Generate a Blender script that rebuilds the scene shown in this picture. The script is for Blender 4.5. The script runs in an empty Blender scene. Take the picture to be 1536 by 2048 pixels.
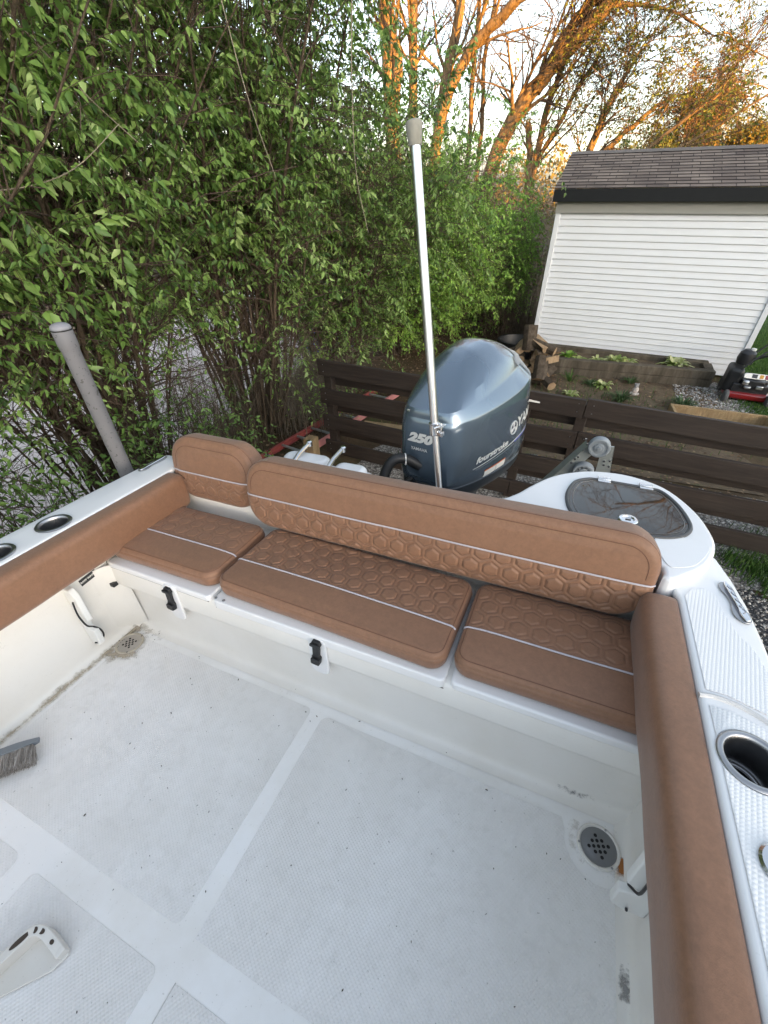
import bpy, bmesh, math, random
import numpy as np
from mathutils import Matrix, Vector
from mathutils.bvhtree import BVHTree
R = math.radians
rnd = random.Random(7)
SC = bpy.context.scene
COL = SC.collection
rs = np.random.RandomState

# ---------------------------------------------------------------- camera and frames
CAM_ROWS = [[0.90657293, 0.42186886, -0.01233634], [0.24961464, -0.55951920, -0.79033588], [-0.34032052, 0.71341778, -0.61254960]]
CAM_Z = 2.9
B_ROT = Matrix(((0.99876455, -0.02432794, -0.04333047), (0.02743534, 0.99698180, 0.07262636), (0.04143285, -0.07372542, 0.99641752)))
# the boat sits bow-up on its trailer: its own frame (x to starboard of the picture, y aft, z up from the cockpit floor)
BM = Matrix.Translation(Vector((0, 0, CAM_Z)) + B_ROT @ Vector((0, 0, -1.5))) @ B_ROT.to_4x4()

cam_d = bpy.data.cameras.new('camera')
cam = bpy.data.objects.new('camera', cam_d)
COL.objects.link(cam)
r0, r1, r2 = [Vector(r) for r in CAM_ROWS]
cm = Matrix((r0, -r1, -r2)).transposed().to_4x4()
cm.translation = (0, 0, CAM_Z)
cam.matrix_world = cm
cam_d.sensor_fit = 'HORIZONTAL'
cam_d.sensor_width = 36
cam_d.lens = 36 * 843.64 / 1536
cam_d.clip_start = 0.02
cam_d.clip_end = 2000
SC.camera = cam

# ---------------------------------------------------------------- mesh helpers
class MB:
    def __init__(s):
        s.v = []; s.f = []; s.m = []
    def add(s, vs, fs, mi=0):
        n = len(s.v)
        s.v += [tuple(map(float, p)) for p in vs]
        s.f += [tuple(i + n for i in f) for f in fs]
        s.m += [mi] * len(fs)
        return s
    def box(s, c, d, rot=None, mi=0):
        x, y, z = [k / 2 for k in d]
        ps = [Vector(p) for p in ((-x, -y, -z), (x, -y, -z), (x, y, -z), (-x, y, -z), (-x, -y, z), (x, -y, z), (x, y, z), (-x, y, z))]
        if rot is not None:
            ps = [rot @ p for p in ps]
        return s.add([p + Vector(c) for p in ps], [(0, 3, 2, 1), (4, 5, 6, 7), (0, 1, 5, 4), (1, 2, 6, 5), (2, 3, 7, 6), (3, 0, 4, 7)], mi)
    def bar(s, a, b, w, h, up=(0, 0, 1), mi=0):
        a = Vector(a); b = Vector(b); d = (b - a); L = d.length; d.normalize()
        u = Vector(up); side = d.cross(u)
        if side.length < 1e-4: side = d.cross(Vector((1, 0, 0)))
        side.normalize(); u = side.cross(d)
        rot = Matrix((side, d, u)).transposed()
        return s.box((a + b) / 2, (w, L, h), rot, mi)
    def tube(s, path, rad, n=8, mi=0, cap=True):
        P = [Vector(p) for p in path]
        if not hasattr(rad, '__len__'): rad = [rad] * len(P)
        ref = None; vs = []
        for i, p in enumerate(P):
            t = (P[min(i + 1, len(P) - 1)] - P[max(i - 1, 0)]).normalized()
            if ref is None:
                ref = Vector((0, 0, 1)) if abs(t.z) < .9 else Vector((1, 0, 0))
            a = t.cross(ref).normalized(); b = a.cross(t).normalized(); ref = b
            for k in range(n):
                w = 2 * math.pi * k / n
                vs.append(p + (a * math.cos(w) + b * math.sin(w)) * rad[i])
        fs = []
        for i in range(len(P) - 1):
            for k in range(n):
                fs.append((i * n + k, i * n + (k + 1) % n, (i + 1) * n + (k + 1) % n, (i + 1) * n + k))
        if cap:
            fs.append(tuple(range(n))[::-1]); fs.append(tuple(range((len(P) - 1) * n, len(P) * n)))
        return s.add(vs, fs, mi)
    def lathe(s, prof, c=(0, 0, 0), n=24, mi=0, rot=None, sy=1.0, cap=True):
        vs = []
        for r_, z in prof:
            for k in range(n):
                w = 2 * math.pi * k / n
                p = Vector((r_ * math.cos(w), r_ * math.sin(w) * sy, z))
                if rot is not None: p = rot @ p
                vs.append(p + Vector(c))
        fs = []
        for i in range(len(prof) - 1):
            for k in range(n):
                fs.append((i * n + k, i * n + (k + 1) % n, (i + 1) * n + (k + 1) % n, (i + 1) * n + k))
        if cap and prof[0][0] > 1e-6: fs.append(tuple(range(n))[::-1])
        if cap and prof[-1][0] > 1e-6: fs.append(tuple(range((len(prof) - 1) * n, len(prof) * n)))
        return s.add(vs, fs, mi)
    def prism(s, pts, z0, z1, mi=0, fr=None):
        n = len(pts)
        vs = [Vector((p[0], p[1], z0)) for p in pts] + [Vector((p[0], p[1], z1)) for p in pts]
        if fr is not None: vs = [fr @ p for p in vs]
        fs = [tuple(range(n))[::-1], tuple(range(n, 2 * n))]
        fs += [(i, (i + 1) % n, n + (i + 1) % n, n + i) for i in range(n)]
        return s.add(vs, fs, mi)
    def extrude(s, prof, x0, x1, axis=0, mi=0, closed=False):
        # profile of (a, b) pairs swept along one axis
        vs = []
        for x in (x0, x1):
            for a, b in prof:
                vs.append((x, a, b) if axis == 0 else (a, x, b))
        n = len(prof)
        fs = [(i, i + 1, n + i + 1, n + i) for i in range(n - 1)]
        if closed:
            fs.append((n - 1, 0, n, 2 * n - 1)); fs.append(tuple(range(n))[::-1]); fs.append(tuple(range(n, 2 * n)))
        return s.add(vs, fs, mi)
    def ball(s, c, rx, ry, rz, n=10, mi=0, rot=None):
        pr = []
        m = max(4, n // 2)
        vs = []; fs = []
        for i in range(m + 1):
            a = math.pi * i / m
            for k in range(n):
                w = 2 * math.pi * k / n
                p = Vector((rx * math.sin(a) * math.cos(w), ry * math.sin(a) * math.sin(w), -rz * math.cos(a)))
                if rot is not None: p = rot @ p
                vs.append(p + Vector(c))
        for i in range(m):
            for k in range(n):
                fs.append((i * n + k, i * n + (k + 1) % n, (i + 1) * n + (k + 1) % n, (i + 1) * n + k))
        return s.add(vs, fs, mi)
    def mesh(s, name, mats, off=(0, 0, 0), smooth=True, angle=35):
        me = bpy.data.meshes.new(name)
        o = Vector(off)
        me.from_pydata([Vector(p) - o for p in s.v], [], s.f)
        for m in (mats if isinstance(mats, (list, tuple)) else [mats]): me.materials.append(m)
        me.polygons.foreach_set('material_index', s.m)
        bm = bmesh.new(); bm.from_mesh(me)
        bmesh.ops.remove_doubles(bm, verts=bm.verts, dist=1e-6)
        bmesh.ops.recalc_face_normals(bm, faces=bm.faces)
        bm.to_mesh(me); bm.free()
        if smooth:
            me.polygons.foreach_set('use_smooth', [True] * len(me.polygons))
            me.set_sharp_from_angle(angle=R(angle))
        return me
    def build(s, name, mats, parent=None, off=None, smooth=True, angle=35, bevel=0, seg=2):
        if off is None:
            off = parent['off'] if parent is not None and 'off' in parent.keys() else (0, 0, 0)
        o = bpy.data.objects.new(name, s.mesh(name, mats, off, smooth, angle))
        COL.objects.link(o)
        if parent is not None: o.parent = parent
        o['off'] = list(off)
        if bevel:
            b = o.modifiers.new('bevel', 'BEVEL'); b.width = bevel; b.segments = seg; b.limit_method = 'ANGLE'; b.angle_limit = R(40)
        return o

def np_mesh(name, V, F, mat, parent=None, tint=None, smooth=False, mats=None, mi=None):
    me = bpy.data.meshes.new(name)
    V = np.asarray(V, np.float32); F = np.asarray(F, np.int32)
    nf, k = F.shape
    me.vertices.add(len(V)); me.vertices.foreach_set('co', V.ravel())
    me.loops.add(nf * k); me.loops.foreach_set('vertex_index', F.ravel())
    me.polygons.add(nf)
    me.polygons.foreach_set('loop_start', np.arange(0, nf * k, k, dtype=np.int32))
    if smooth: me.polygons.foreach_set('use_smooth', np.ones(nf, bool))
    for m in (mats or [mat]): me.materials.append(m)
    if mi is not None: me.polygons.foreach_set('material_index', np.asarray(mi, np.int32))
    if tint is not None:
        a = me.attributes.new('tint', 'FLOAT', 'POINT'); a.data.foreach_set('value', np.asarray(tint, np.float32))
    me.update(calc_edges=True); me.validate()
    o = bpy.data.objects.new(name, me); COL.objects.link(o)
    if parent is not None: o.parent = parent
    return o

def tag(o, label=None, cat=None, group=None, kind=None):
    if label: o['label'] = label
    if cat: o['category'] = cat
    if group: o['group'] = group
    if kind: o['kind'] = kind
    return o

def thing(name, label, cat, loc=(0, 0, 0), group=None, boat=False):
    o = bpy.data.objects.new(name, None); COL.objects.link(o)
    o.empty_display_size = .1
    o['off'] = list(loc)
    o.matrix_world = (BM if boat else Matrix()) @ Matrix.Translation(Vector(loc))
    return tag(o, label, cat, group)

def in_boat(o):
    o.matrix_world = BM @ Matrix.Translation(Vector(o['off'])); return o
def in_world(o):
    o.matrix_world = Matrix.Translation(Vector(o['off'])); return o

def arc(c, r, a0, a1, n=8):
    return [(c[0] + r * math.cos(R(a0 + (a1 - a0) * i / n)), c[1] + r * math.sin(R(a0 + (a1 - a0) * i / n))) for i in range(n + 1)]
def rrect(x0, y0, x1, y1, r, n=6):
    return arc((x1 - r, y0 + r), r, -90, 0, n) + arc((x1 - r, y1 - r), r, 0, 90, n) + arc((x0 + r, y1 - r), r, 90, 180, n) + arc((x0 + r, y0 + r), r, 180, 270, n)
def spline(pts, n=8, closed=False):
    P = [np.array(p, float) for p in pts]; out = []; L = len(P)
    rng = range(L if closed else L - 1)
    for i in rng:
        p0 = P[(i - 1) % L] if closed or i > 0 else P[0]; p1 = P[i]; p2 = P[(i + 1) % L]
        p3 = P[(i + 2) % L] if closed or i + 2 < L else P[-1]
        for k in range(n):
            t = k / n
            out.append(tuple(.5 * ((2 * p1) + (-p0 + p2) * t + (2 * p0 - 5 * p1 + 4 * p2 - p3) * t * t + (-p0 + 3 * p1 - 3 * p2 + p3) * t ** 3)))
    if not closed: out.append(tuple(P[-1]))
    return out
def interp(x, xs, ys): return float(np.interp(x, xs, ys))

# ---------------------------------------------------------------- materials
class NT:
    def __init__(s, name):
        s.mat = bpy.data.materials.new(name); s.mat.use_nodes = True
        s.t = s.mat.node_tree; s.t.nodes.clear()
        s.out = s.n('ShaderNodeOutputMaterial'); s.p = s.n('ShaderNodeBsdfPrincipled')
        s.l(s.p.outputs[0], s.out.inputs[0])
        s.tc = s.n('ShaderNodeTexCoord').outputs['Object']
    def n(s, k, **kw):
        q = s.t.nodes.new(k)
        for a, b in kw.items(): setattr(q, a, b)
        return q
    def l(s, a, b): s.t.links.new(a, b)
    def put(s, q, v):
        if hasattr(v, 'is_output') or isinstance(v, bpy.types.NodeSocket): s.l(v, q)
        else: q.default_value = v
    def math(s, op, a, b=None, c=None, clamp=False):
        q = s.n('ShaderNodeMath', operation=op, use_clamp=clamp)
        s.put(q.inputs[0], a)
        if b is not None: s.put(q.inputs[1], b)
        if c is not None: s.put(q.inputs[2], c)
        return q.outputs[0]
    def mapping(s, scale=(1, 1, 1), rot=(0, 0, 0), loc=(0, 0, 0), v=None):
        q = s.n('ShaderNodeMapping'); s.l(v or s.tc, q.inputs[0])
        q.inputs['Scale'].default_value = scale; q.inputs['Rotation'].default_value = rot; q.inputs['Location'].default_value = loc
        return q.outputs[0]
    def noise(s, scale, detail=4, rough=.55, v=None, dist=0):
        q = s.n('ShaderNodeTexNoise'); s.l(v or s.tc, q.inputs['Vector'])
        q.inputs['Scale'].default_value = scale; q.inputs['Detail'].default_value = detail
        q.inputs['Roughness'].default_value = rough; q.inputs['Distortion'].default_value = dist
        return q.outputs['Fac']
    def ramp(s, fac, stops):
        q = s.n('ShaderNodeValToRGB'); s.l(fac, q.inputs[0]); e = q.color_ramp.elements
        while len(e) < len(stops): e.new(.5)
        for i, (p, c) in enumerate(stops):
            e[i].position = p
            e[i].color = tuple(c) + (1,) if hasattr(c, '__len__') else (c, c, c, 1)
        return q.outputs[0]
    def mix(s, fac, a, b, mode='MIX'):
        q = s.n('ShaderNodeMix', data_type='RGBA', blend_type=mode)
        s.put(q.inputs[0], fac)
        for sock, v in ((q.inputs[6], a), (q.inputs[7], b)):
            if hasattr(v, '__len__') and not isinstance(v, bpy.types.NodeSocket): sock.default_value = tuple(v) + (1,) if len(v) == 3 else v
            else: s.put(sock, v)
        return q.outputs[2]
    def bump(s, h, strength=.3, dist=.01, nrm=None):
        q = s.n('ShaderNodeBump'); q.inputs['Strength'].default_value = strength; q.inputs['Distance'].default_value = dist
        s.l(h, q.inputs['Height'])
        if nrm is not None: s.l(nrm, q.inputs['Normal'])
        s.l(q.outputs[0], s.p.inputs['Normal']); return q.outputs[0]
    def set(s, **kw):
        for k, v in kw.items():
            q = s.p.inputs[{'col': 'Base Color', 'rough': 'Roughness', 'metal': 'Metallic', 'coat': 'Coat Weight', 'coatr': 'Coat Roughness', 'spec': 'Specular IOR Level', 'sheen': 'Sheen Weight'}[k]]
            if k == 'col' and hasattr(v, '__len__') and not isinstance(v, bpy.types.NodeSocket): v = tuple(v) + (1,)
            s.put(q, v)
        return s

def simple(name, col, rough=.5, metal=0, var=.12, vs=8, bump=0, bs=60, bd=.003, **kw):
    m = NT(name)
    nz = m.noise(vs, 5)
    c = m.mix(m.math('MULTIPLY', nz, 1.0), [k * (1 - var) for k in col], [min(1, k * (1 + var)) for k in col])
    m.set(col=c, rough=rough, metal=metal, **kw)
    if bump: m.bump(m.noise(bs, 4), bump, bd)
    return m.mat

def gel(name, col, dirt=.25, rough=.32, extra=None):
    m = NT(name)
    big = m.ramp(m.noise(3, 6, .65), [(.42, 0), (.75, 1)])
    sp = m.ramp(m.noise(160, 3, .6), [(.66, 0), (.74, 1)])
    sc = m.ramp(m.noise(22, 8, .75, v=m.mapping((1, .25, 1))), [(.6, 0), (.8, 1)])
    dc = [col[0] * .80, col[1] * .765, col[2] * .70]
    c = m.mix(m.math('MULTIPLY', big, dirt * 1.2), col, dc)
    c = m.mix(m.math('MULTIPLY', sc, dirt * .8), c, [k * .62 for k in dc])
    c = m.mix(m.math('MULTIPLY', sp, dirt * .8), c, [.22, .2, .17])
    m.set(col=c, rough=m.math('MULTIPLY_ADD', big, .12, rough), coat=.25, coatr=.2)
    m.bump(m.noise(9, 3), .06, .01)
    return m.mat

GELW = gel('gelcoat_white', (.735, .735, .74), .16)
GELC = gel('gelcoat_cream', (.735, .715, .675), .28)
GELF = gel('gelcoat_floor', (.815, .81, .80), .50, .42)

def nonskid(name, col, pitch, ang, strength=.5, dirt=.35):
    m = NT(name)
    sx = m.n('ShaderNodeSeparateXYZ'); m.l(m.mapping((1, 1, 1), (0, 0, R(ang))), sx.inputs[0])
    k = 2 * math.pi / pitch
    a = m.math('SINE', m.math('MULTIPLY', sx.outputs[0], k)); b = m.math('SINE', m.math('MULTIPLY', sx.outputs[1], k))
    h = m.math('MULTIPLY', m.math('MULTIPLY_ADD', a, .5, .5), m.math('MULTIPLY_ADD', b, .5, .5))
    h = m.math('POWER', h, .6)
    big = m.ramp(m.noise(2.2, 7, .7), [(.38, 0), (.72, 1)])
    sp = m.ramp(m.noise(95, 3, .6), [(.675, 0), (.74, 1)])
    tr_ = m.ramp(m.noise(1.3, 6, .7, v=m.mapping((2.4, .8, 1), (0, 0, .6)), dist=1.0), [(.45, 0), (.7, 1)])
    low = m.math('SUBTRACT', 1.0, h)
    c = m.mix(m.math('MULTIPLY', low, .11), col, [k2 * .72 for k2 in col])
    c = m.mix(m.math('MULTIPLY', big, dirt), c, [col[0] * .78, col[1] * .765, col[2] * .74])
    bl = m.ramp(m.noise(11, 7, .72, dist=.8), [(.40, 0), (.68, 1)]); c = m.mix(m.math('MULTIPLY', bl, dirt * .5), c, [col[0] * .82, col[1] * .81, col[2] * .79])
    c = m.mix(m.math('MULTIPLY', tr_, dirt * .45), c, [col[0] * .84, col[1] * .82, col[2] * .79])
    fine = m.ramp(m.noise(30, 6, .75), [(.5, 0), (.72, 1)])
    c = m.mix(m.math('MULTIPLY', fine, dirt * .45), c, [col[0] * .66, col[1] * .65, col[2] * .62])
    c = m.mix(m.math('MULTIPLY', sp, dirt * .9), c, [.2, .19, .17])
    m.set(col=c, rough=.55)
    m.bump(h, strength, .002)
    return m.mat
NSF = nonskid('nonskid_floor', (.80, .79, .78), .0080, 33, .42, .72)
NSG = nonskid('nonskid_gunwale', (.77, .77, .77), .0085, 12, .38, .10)

def vinyl(name, col):
    m = NT(name)
    a = m.noise(14, 6, .65); b = m.noise(120, 4, .7)
    c = m.mix(m.ramp(a, [(.3, 0), (.7, 1)]), [k * .93 for k in col], [k * 1.07 for k in col])
    c = m.mix(m.math('MULTIPLY', m.ramp(b, [(.35, 0), (.65, 1)]), .40), c, [k * .70 for k in col])
    e = m.noise(46, 7, .75, dist=.6); c = m.mix(m.math('MULTIPLY', m.ramp(e, [(.42, 0), (.66, 1)]), .38), c, [k * 1.32 for k in col])
    g = m.ramp(m.noise(9, 8, .8, v=m.mapping((1, 2.2, 1)), dist=1.2), [(.58, 0), (.72, 1)]); c = m.mix(m.math('MULTIPLY', g, .30), c, [k * .68 for k in col])
    m.set(col=c, rough=.52, spec=.4, sheen=.15)
    n1 = m.n('ShaderNodeBump'); n1.inputs['Strength'].default_value = .35; n1.inputs['Distance'].default_value = .0012
    m.l(m.noise(420, 3, .6), n1.inputs['Height'])
    m.bump(m.noise(24, 4), .25, .004, n1.outputs[0])
    return m.mat
VIN = vinyl('vinyl_brown', (.208, .106, .060))
SEAM = simple('seam_thread', (.10, .042, .025), .7)
PIPE = simple('piping_grey', (.44, .42, .45), .45, var=.08, vs=200)
PLW = simple('white_plastic', (.70, .70, .68), .38, var=.06)
PLOLD = gel('old_white_plastic', (.66, .64, .60), .5, .5)
BLK = simple('black_rubber', (.014, .014, .015), .5, bump=.2)
BLKM = simple('black_plastic', (.02, .02, .022), .35)
DKHOLE = simple('dark_hole', (.006, .006, .006), .8)
SS = simple('stainless', (.66, .66, .67), .16, 1, var=.1, vs=30)
SSD = simple('stainless_dull', (.36, .36, .37), .35, 1, var=.25, vs=25)
ALU = simple('aluminium', (.74, .75, .77), .30, 1, var=.06, vs=12)
GALV = simple('galvanised', (.38, .405, .39), .5, .7, var=.25, vs=14)
GREYR = simple('grey_roller', (.22, .245, .265), .5, var=.1)
CAPR = simple('rubber_cap', (.26, .25, .21), .8, var=.25, vs=40, bump=.3)
PVC = None
def _pvc():
    m = NT('pvc_grey')
    sp = m.ramp(m.noise(55, 3, .7), [(.61, 0), (.64, 1)])
    st = m.ramp(m.noise(5, 6, .7, v=m.mapping((1, 1, .35))), [(.35, 0), (.8, 1)])
    c = m.mix(m.math('MULTIPLY', st, .6), (.15, .146, .152), (.205, .198, .206))
    c = m.mix(m.math('MULTIPLY', sp, .85), c, (.07, .065, .06))
    m.set(col=c, rough=.6); m.bump(m.noise(30, 4), .15, .004)
    return m.mat
PVC = _pvc()
def _motor():
    m = NT('motor_paint')
    fl = m.noise(900, 2)
    c = m.mix(fl, (.098, .138, .186), (.138, .184, .238))
    m.set(col=c, rough=.20, metal=.60, coat=1.0, coatr=.015)
    return m.mat
MPAINT = _motor()
MPAINT2 = simple('motor_pan', (.022, .030, .040), .4, .3, coat=.4)
MDARK = simple('motor_dark', (.018, .022, .027), .45, .3)
DECAL = simple('decal_silver', (.62, .62, .60), .4, .2, var=.03)
DECALB = simple('decal_blue', (.05, .06, .35), .4)
DECALG = simple('decal_grey', (.26, .28, .31), .4, .3)
ORNG = simple('decal_orange', (.55, .12, .03), .5)
LABW = simple('label_white', (.72, .70, .66), .5)
ACRY = None
def _acry():
    m = NT('dark_acrylic')
    n = m.ramp(m.noise(7, 5, .6), [(.4, 0), (.75, 1)])
    c = m.mix(m.math('MULTIPLY', n, .8), (.018, .014, .010), (.060, .045, .032))
    m.set(col=c, rough=.025, spec=.5)
    return m.mat
ACRY = _acry()
GASK = simple('gasket', (.06, .062, .065), .55)
STAIN = None
def stain(name, col, thr=.5, scale=20, rgh=.9):
    # a patch of dirt with its own ragged outline
    m = NT(name)
    a = m.ramp(m.noise(scale, 7, .75), [(thr - .1, 0), (thr + .12, 1)])
    m.set(col=col, rough=rgh)
    tr = m.n('ShaderNodeBsdfTransparent'); mx = m.n('ShaderNodeMixShader')
    m.l(a, mx.inputs[0]); m.l(tr.outputs[0], mx.inputs[1]); m.l(m.p.outputs[0], mx.inputs[2]); m.l(mx.outputs[0], m.out.inputs[0])
    return m.mat
def stain_soft(name, col, scale, gain=1.0):
    # dirt whose density falls off from the middle of the patch (the 'tint' attribute) with a ragged edge
    m = NT(name); t = m.n('ShaderNodeAttribute', attribute_name='tint').outputs['Fac']
    nz = m.noise(scale, 7, .75); v = m.math('MULTIPLY_ADD', m.math('SUBTRACT', nz, .5), 1.7, m.math('MULTIPLY', t, gain))
    al = m.ramp(v, [(.25, 0), (.75, .85)])
    m.set(col=col, rough=.9)
    tr = m.n('ShaderNodeBsdfTransparent'); mx = m.n('ShaderNodeMixShader')
    m.l(al, mx.inputs[0]); m.l(tr.outputs[0], mx.inputs[1]); m.l(m.p.outputs[0], mx.inputs[2]); m.l(mx.outputs[0], m.out.inputs[0])
    return m.mat
RUST = stain('rust', (.33, .105, .02), .40, 45)
GRIME = stain_soft('grime', (.38, .325, .24), 14, .52)
RUST = stain_soft('rust', (.36, .13, .025), 40, 1.1)
SCUFFS = stain_soft('scuff_soft', (.24, .235, .23), 70, .50)
SCUFF = stain('scuff', (.20, .20, .20), .55, 60)
SKY_S, SUN_S, EXPO = .15, 5.0, 2.6
# ================================================================ THE BOAT
boat = thing('boat', 'white fibreglass boat with an open cockpit, cream bench base and cup holders in its gunwales', 'boat', (-.615, -1.0, -.62), boat=True)
XL, XR = -1.66, .43
# floor
m = MB(); m.add([(XL, -2.2, 0), (XR, -2.2, 0), (XR, .82, 0), (XL, .82, 0)], [(0, 1, 2, 3)])
floor = m.build('cockpit_floor', GELF, boat)
def pad(pts, z0, z1, mat, parent, name, bevel=.0008):
    return MB().prism(pts, z0, z1).build(name, mat, parent, bevel=bevel, seg=2)
pad(rrect(-1.60, .080, -.656, .742, .022), -.001, .0014, NSF, floor, 'nonskid_panel')
pts = [(-.598, .080), (.385, .080), (.385, .60)] + arc((.345, .695), .095, -65, -185, 8) + [(.24, .735)] + [(-.575, .735)] + arc((-.573, .705), .03, 90, 180, 4)
pad(pts, -.001, .0014, NSF, floor, 'nonskid_panel')
pad(rrect(-1.13, -2.1, -.643, .004, .02), -.001, .0014, NSF, floor, 'nonskid_panel')
pad(rrect(-.588, -2.1, .385, .002, .012), -.001, .0014, NSF, floor, 'nonskid_panel')
pad(rrect(-1.62, -2.1, -1.20, .012, .03), -.001, .0014, NSF, floor, 'nonskid_panel')
m = MB(); m.tube([(-.585, .003, .001), (-.585, -2.1, .001)], .0014, 5)
m.build('hatch_seam', simple('seam_dark', (.48, .47, .45), .8), floor)
# liner walls with a cove where they meet the floor
for sx, nm in ((1, 'l'), (-1, 'r')):
    X = (lambda d: XL + d) if sx == 1 else (lambda d: XR - d)
    pr = [(X(.045), .0012), (X(.025), .004), (X(.01), .012), (X(.002), .028), (X(0), .05), (X(0), .585)]
    m = MB()
    ys = [-2.2, .75, 1.27]
    vs = []
    for y in ys: vs += [(a, y, b) for a, b in pr]
    n = len(pr)
    m.add(vs, [(j * n + i, j * n + i + 1, (j + 1) * n + i + 1, (j + 1) * n + i) for j in range(2) for i in range(n - 1)])
    m.build('side_panel', GELC, boat, angle=60)
MB().box((-.615, -2.22, .15), (2.3, .03, .9)).build('forward_bulkhead', GELW, boat)
# bench base, back bulkhead
prof = [(.772, .0012), (.792, .004), (.806, .012), (.813, .026), (.815, .045), (.811, .238), (.808, .247), (.800, .254), (.789, .259), (.783, .266), (.781, .277), (.783, .350), (.787, .362), (.798, .370), (1.25, .370), (1.252, .585), (1.258, .598), (1.335, .60), (1.345, .59), (1.345, .05)]
bench = MB().extrude(prof, XL - .0, XR + .0).build('bench_base', GELC, boat, angle=50)
m = MB()
for s, x0 in ((1, XL),):
    a = [(x0 + s * .07, .815), (x0 + s * .045, .808), (x0 + s * .02, .785), (x0 + s * .004, .755), (x0, .72)]
    vs = [(p[0], p[1] - .002, .001) for p in a] + [(p[0], p[1] - .016, .372) for p in a]
    m = MB(); m.add(vs, [(i, i + 1, 6 + i, 5 + i) for i in range(4)])
    m.build('corner_fillet', GELC, boat, angle=80)
def slab(x0, x1, y0, y1, z0, z1, r=.02):
    return MB().prism(rrect(x0, y0, x1, y1, r), z0, z1)
slab(-1.060, -.168, .774, 1.2, .352, .391).build('bench_lid', GELW, boat, bevel=.006, seg=3)
slab(-1.635, -1.078, .778, 1.2, .364, .391).build('bench_lid', GELW, boat, bevel=.007, seg=3)
slab(-.152, .42, .778, 1.2, .362, .393).build('bench_lid', GELW, boat, bevel=.007, seg=3)
m = MB(); m.tube([(-1.056, .7815, .3495), (-.17, .7815, .3495)], .0016, 5); m.tube([(-1.63, .784, .361), (-1.09, .784, .361)], .0014, 5)
m.build('lid_seam', simple('lid_gap', (.10, .095, .085), .8), boat)
for x in (-1.052, -1.015):
    MB().lathe([(0, 0), (.0055, 0), (.0055, .002), (.003, .0035), (0, .0035)], (x, .789, .391), 10).build('screw', SSD, boat)
# rubber hatch latches on the bench front
def latch(x):
    p = MB().prism(rrect(-.036, -.10, .036, .085, .025), 0, .012, fr=Matrix.Translation((x, .784, .30)) @ Matrix.Rotation(R(90), 4, 'X'))
    pd = p.build('latch_pad', GELW, boat, bevel=.005, seg=3)
    k = MB()
    fr = Matrix.Translation((x, .772, .32)) @ Matrix.Rotation(R(90), 4, 'X') @ Matrix.Rotation(R(-5), 4, 'Z')
    k.prism([(-.013, -.052), (.0, -.058), (.015, -.052), (.018, -.02), (.012, -.012), (.014, .035), (.019, .045), (.012, .062), (-.012, .062), (-.019, .045), (-.013, .035), (-.012, -.012), (-.017, -.02)], 0, .013, fr=fr)
    k.prism(rrect(-.017, -.05, .017, -.022, .006), .013, .021, fr=fr)
    k.prism(rrect(-.019, .04, .019, .053, .004), .013, .02, fr=fr)
    k.build('latch', BLK, boat, bevel=.002)
latch(-1.284); latch(-.612)
# floor drains
DIRTYR = simple('dirty_ring', (.42, .375, .30), .6, var=.3, vs=40)
def drain(x, y, rot, dirty):
    rm = SSD if dirty else SSD
    d = MB().lathe([(.0, .001), (.057, .001), (.0595, .004), (.057, .007), (.052, .0075), (.049, .0045), (.046, .0045)], (x, y, 0), 32).build('floor_drain', DIRTYR if dirty else PLOLD, boat)
    g = MB().lathe([(0, .0036), (.049, .0036), (.049, .0052), (.036, .0052), (.034, .0062), (0, .0062)], (x, y, 0), 32).build('drain_grate', simple('drain_grey' + ('_dirty' if dirty else ''), (.40, .37, .33) if dirty else (.20, .205, .21), .4, .4), d)
    h = MB()
    hs = .0135 if not dirty else .013
    for i in range(-2, 3):
        for j in range(-2, 3):
            if abs(i) + abs(j) <= 2:
                a = R(rot); px, py = i * hs, j * hs
                h.lathe([(0, .0064), (.0048, .0064), (.0048, .0067), (0, .0067)], (x + px * math.cos(a) - py * math.sin(a), y + px * math.sin(a) + py * math.cos(a), 0), 10)
    h.build('drain_hole', DKHOLE, d)
    for a in (70, 190, 310):
        h = MB().lathe([(0, .007), (.0035, .007), (.003, .0085), (0, .0085)], (x + .0535 * math.cos(R(a)), y + .0535 * math.sin(R(a)), 0), 8)
        h.build('screw', SSD if not dirty else GASK, d)
drain(.343, .695, 20, False)
drain(-1.578, .692, 45, True)
# gunwales (slabs with real openings for the cup holders)
CUPS = [(-1.713, .709, .053), (-1.715, .505, .053), (.486, .687, .055)]
def cut(o, cups, z):
    c = MB()
    for x, y, r_ in cups: c.lathe([(r_, z - .2), (r_, z + .1)], (x, y, 0), 40)
    bpy.context.view_layer.update()
    co = c.build('cutter', GELW, None, off=o['off'])
    co.matrix_world = o.matrix_world.copy()
    b = o.modifiers.new('hole', 'BOOLEAN'); b.object = co; b.operation = 'DIFFERENCE'; b.solver = 'EXACT'
    bpy.context.view_layer.update()
    dg = bpy.context.evaluated_depsgraph_get()
    me = bpy.data.meshes.new_from_object(o.evaluated_get(dg))
    o.modifiers.clear(); o.data = me
    me.polygons.foreach_set('use_smooth', [True] * len(me.polygons)); me.set_sharp_from_angle(angle=R(50))
    bpy.data.objects.remove(co)
gl = [(-1.632, -2.2), (-1.632, .5), (-1.645, 1.22), (-1.66, 1.26), (-1.20, 1.26), (-1.20, 1.34), (-1.80, 1.345), (-1.813, 1.30), (-1.815, -2.2)]
g1 = MB().prism(gl, .570, .607).build('gunwale', GELW, boat, bevel=.012, seg=3); cut(g1, CUPS[:2], .6)
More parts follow.
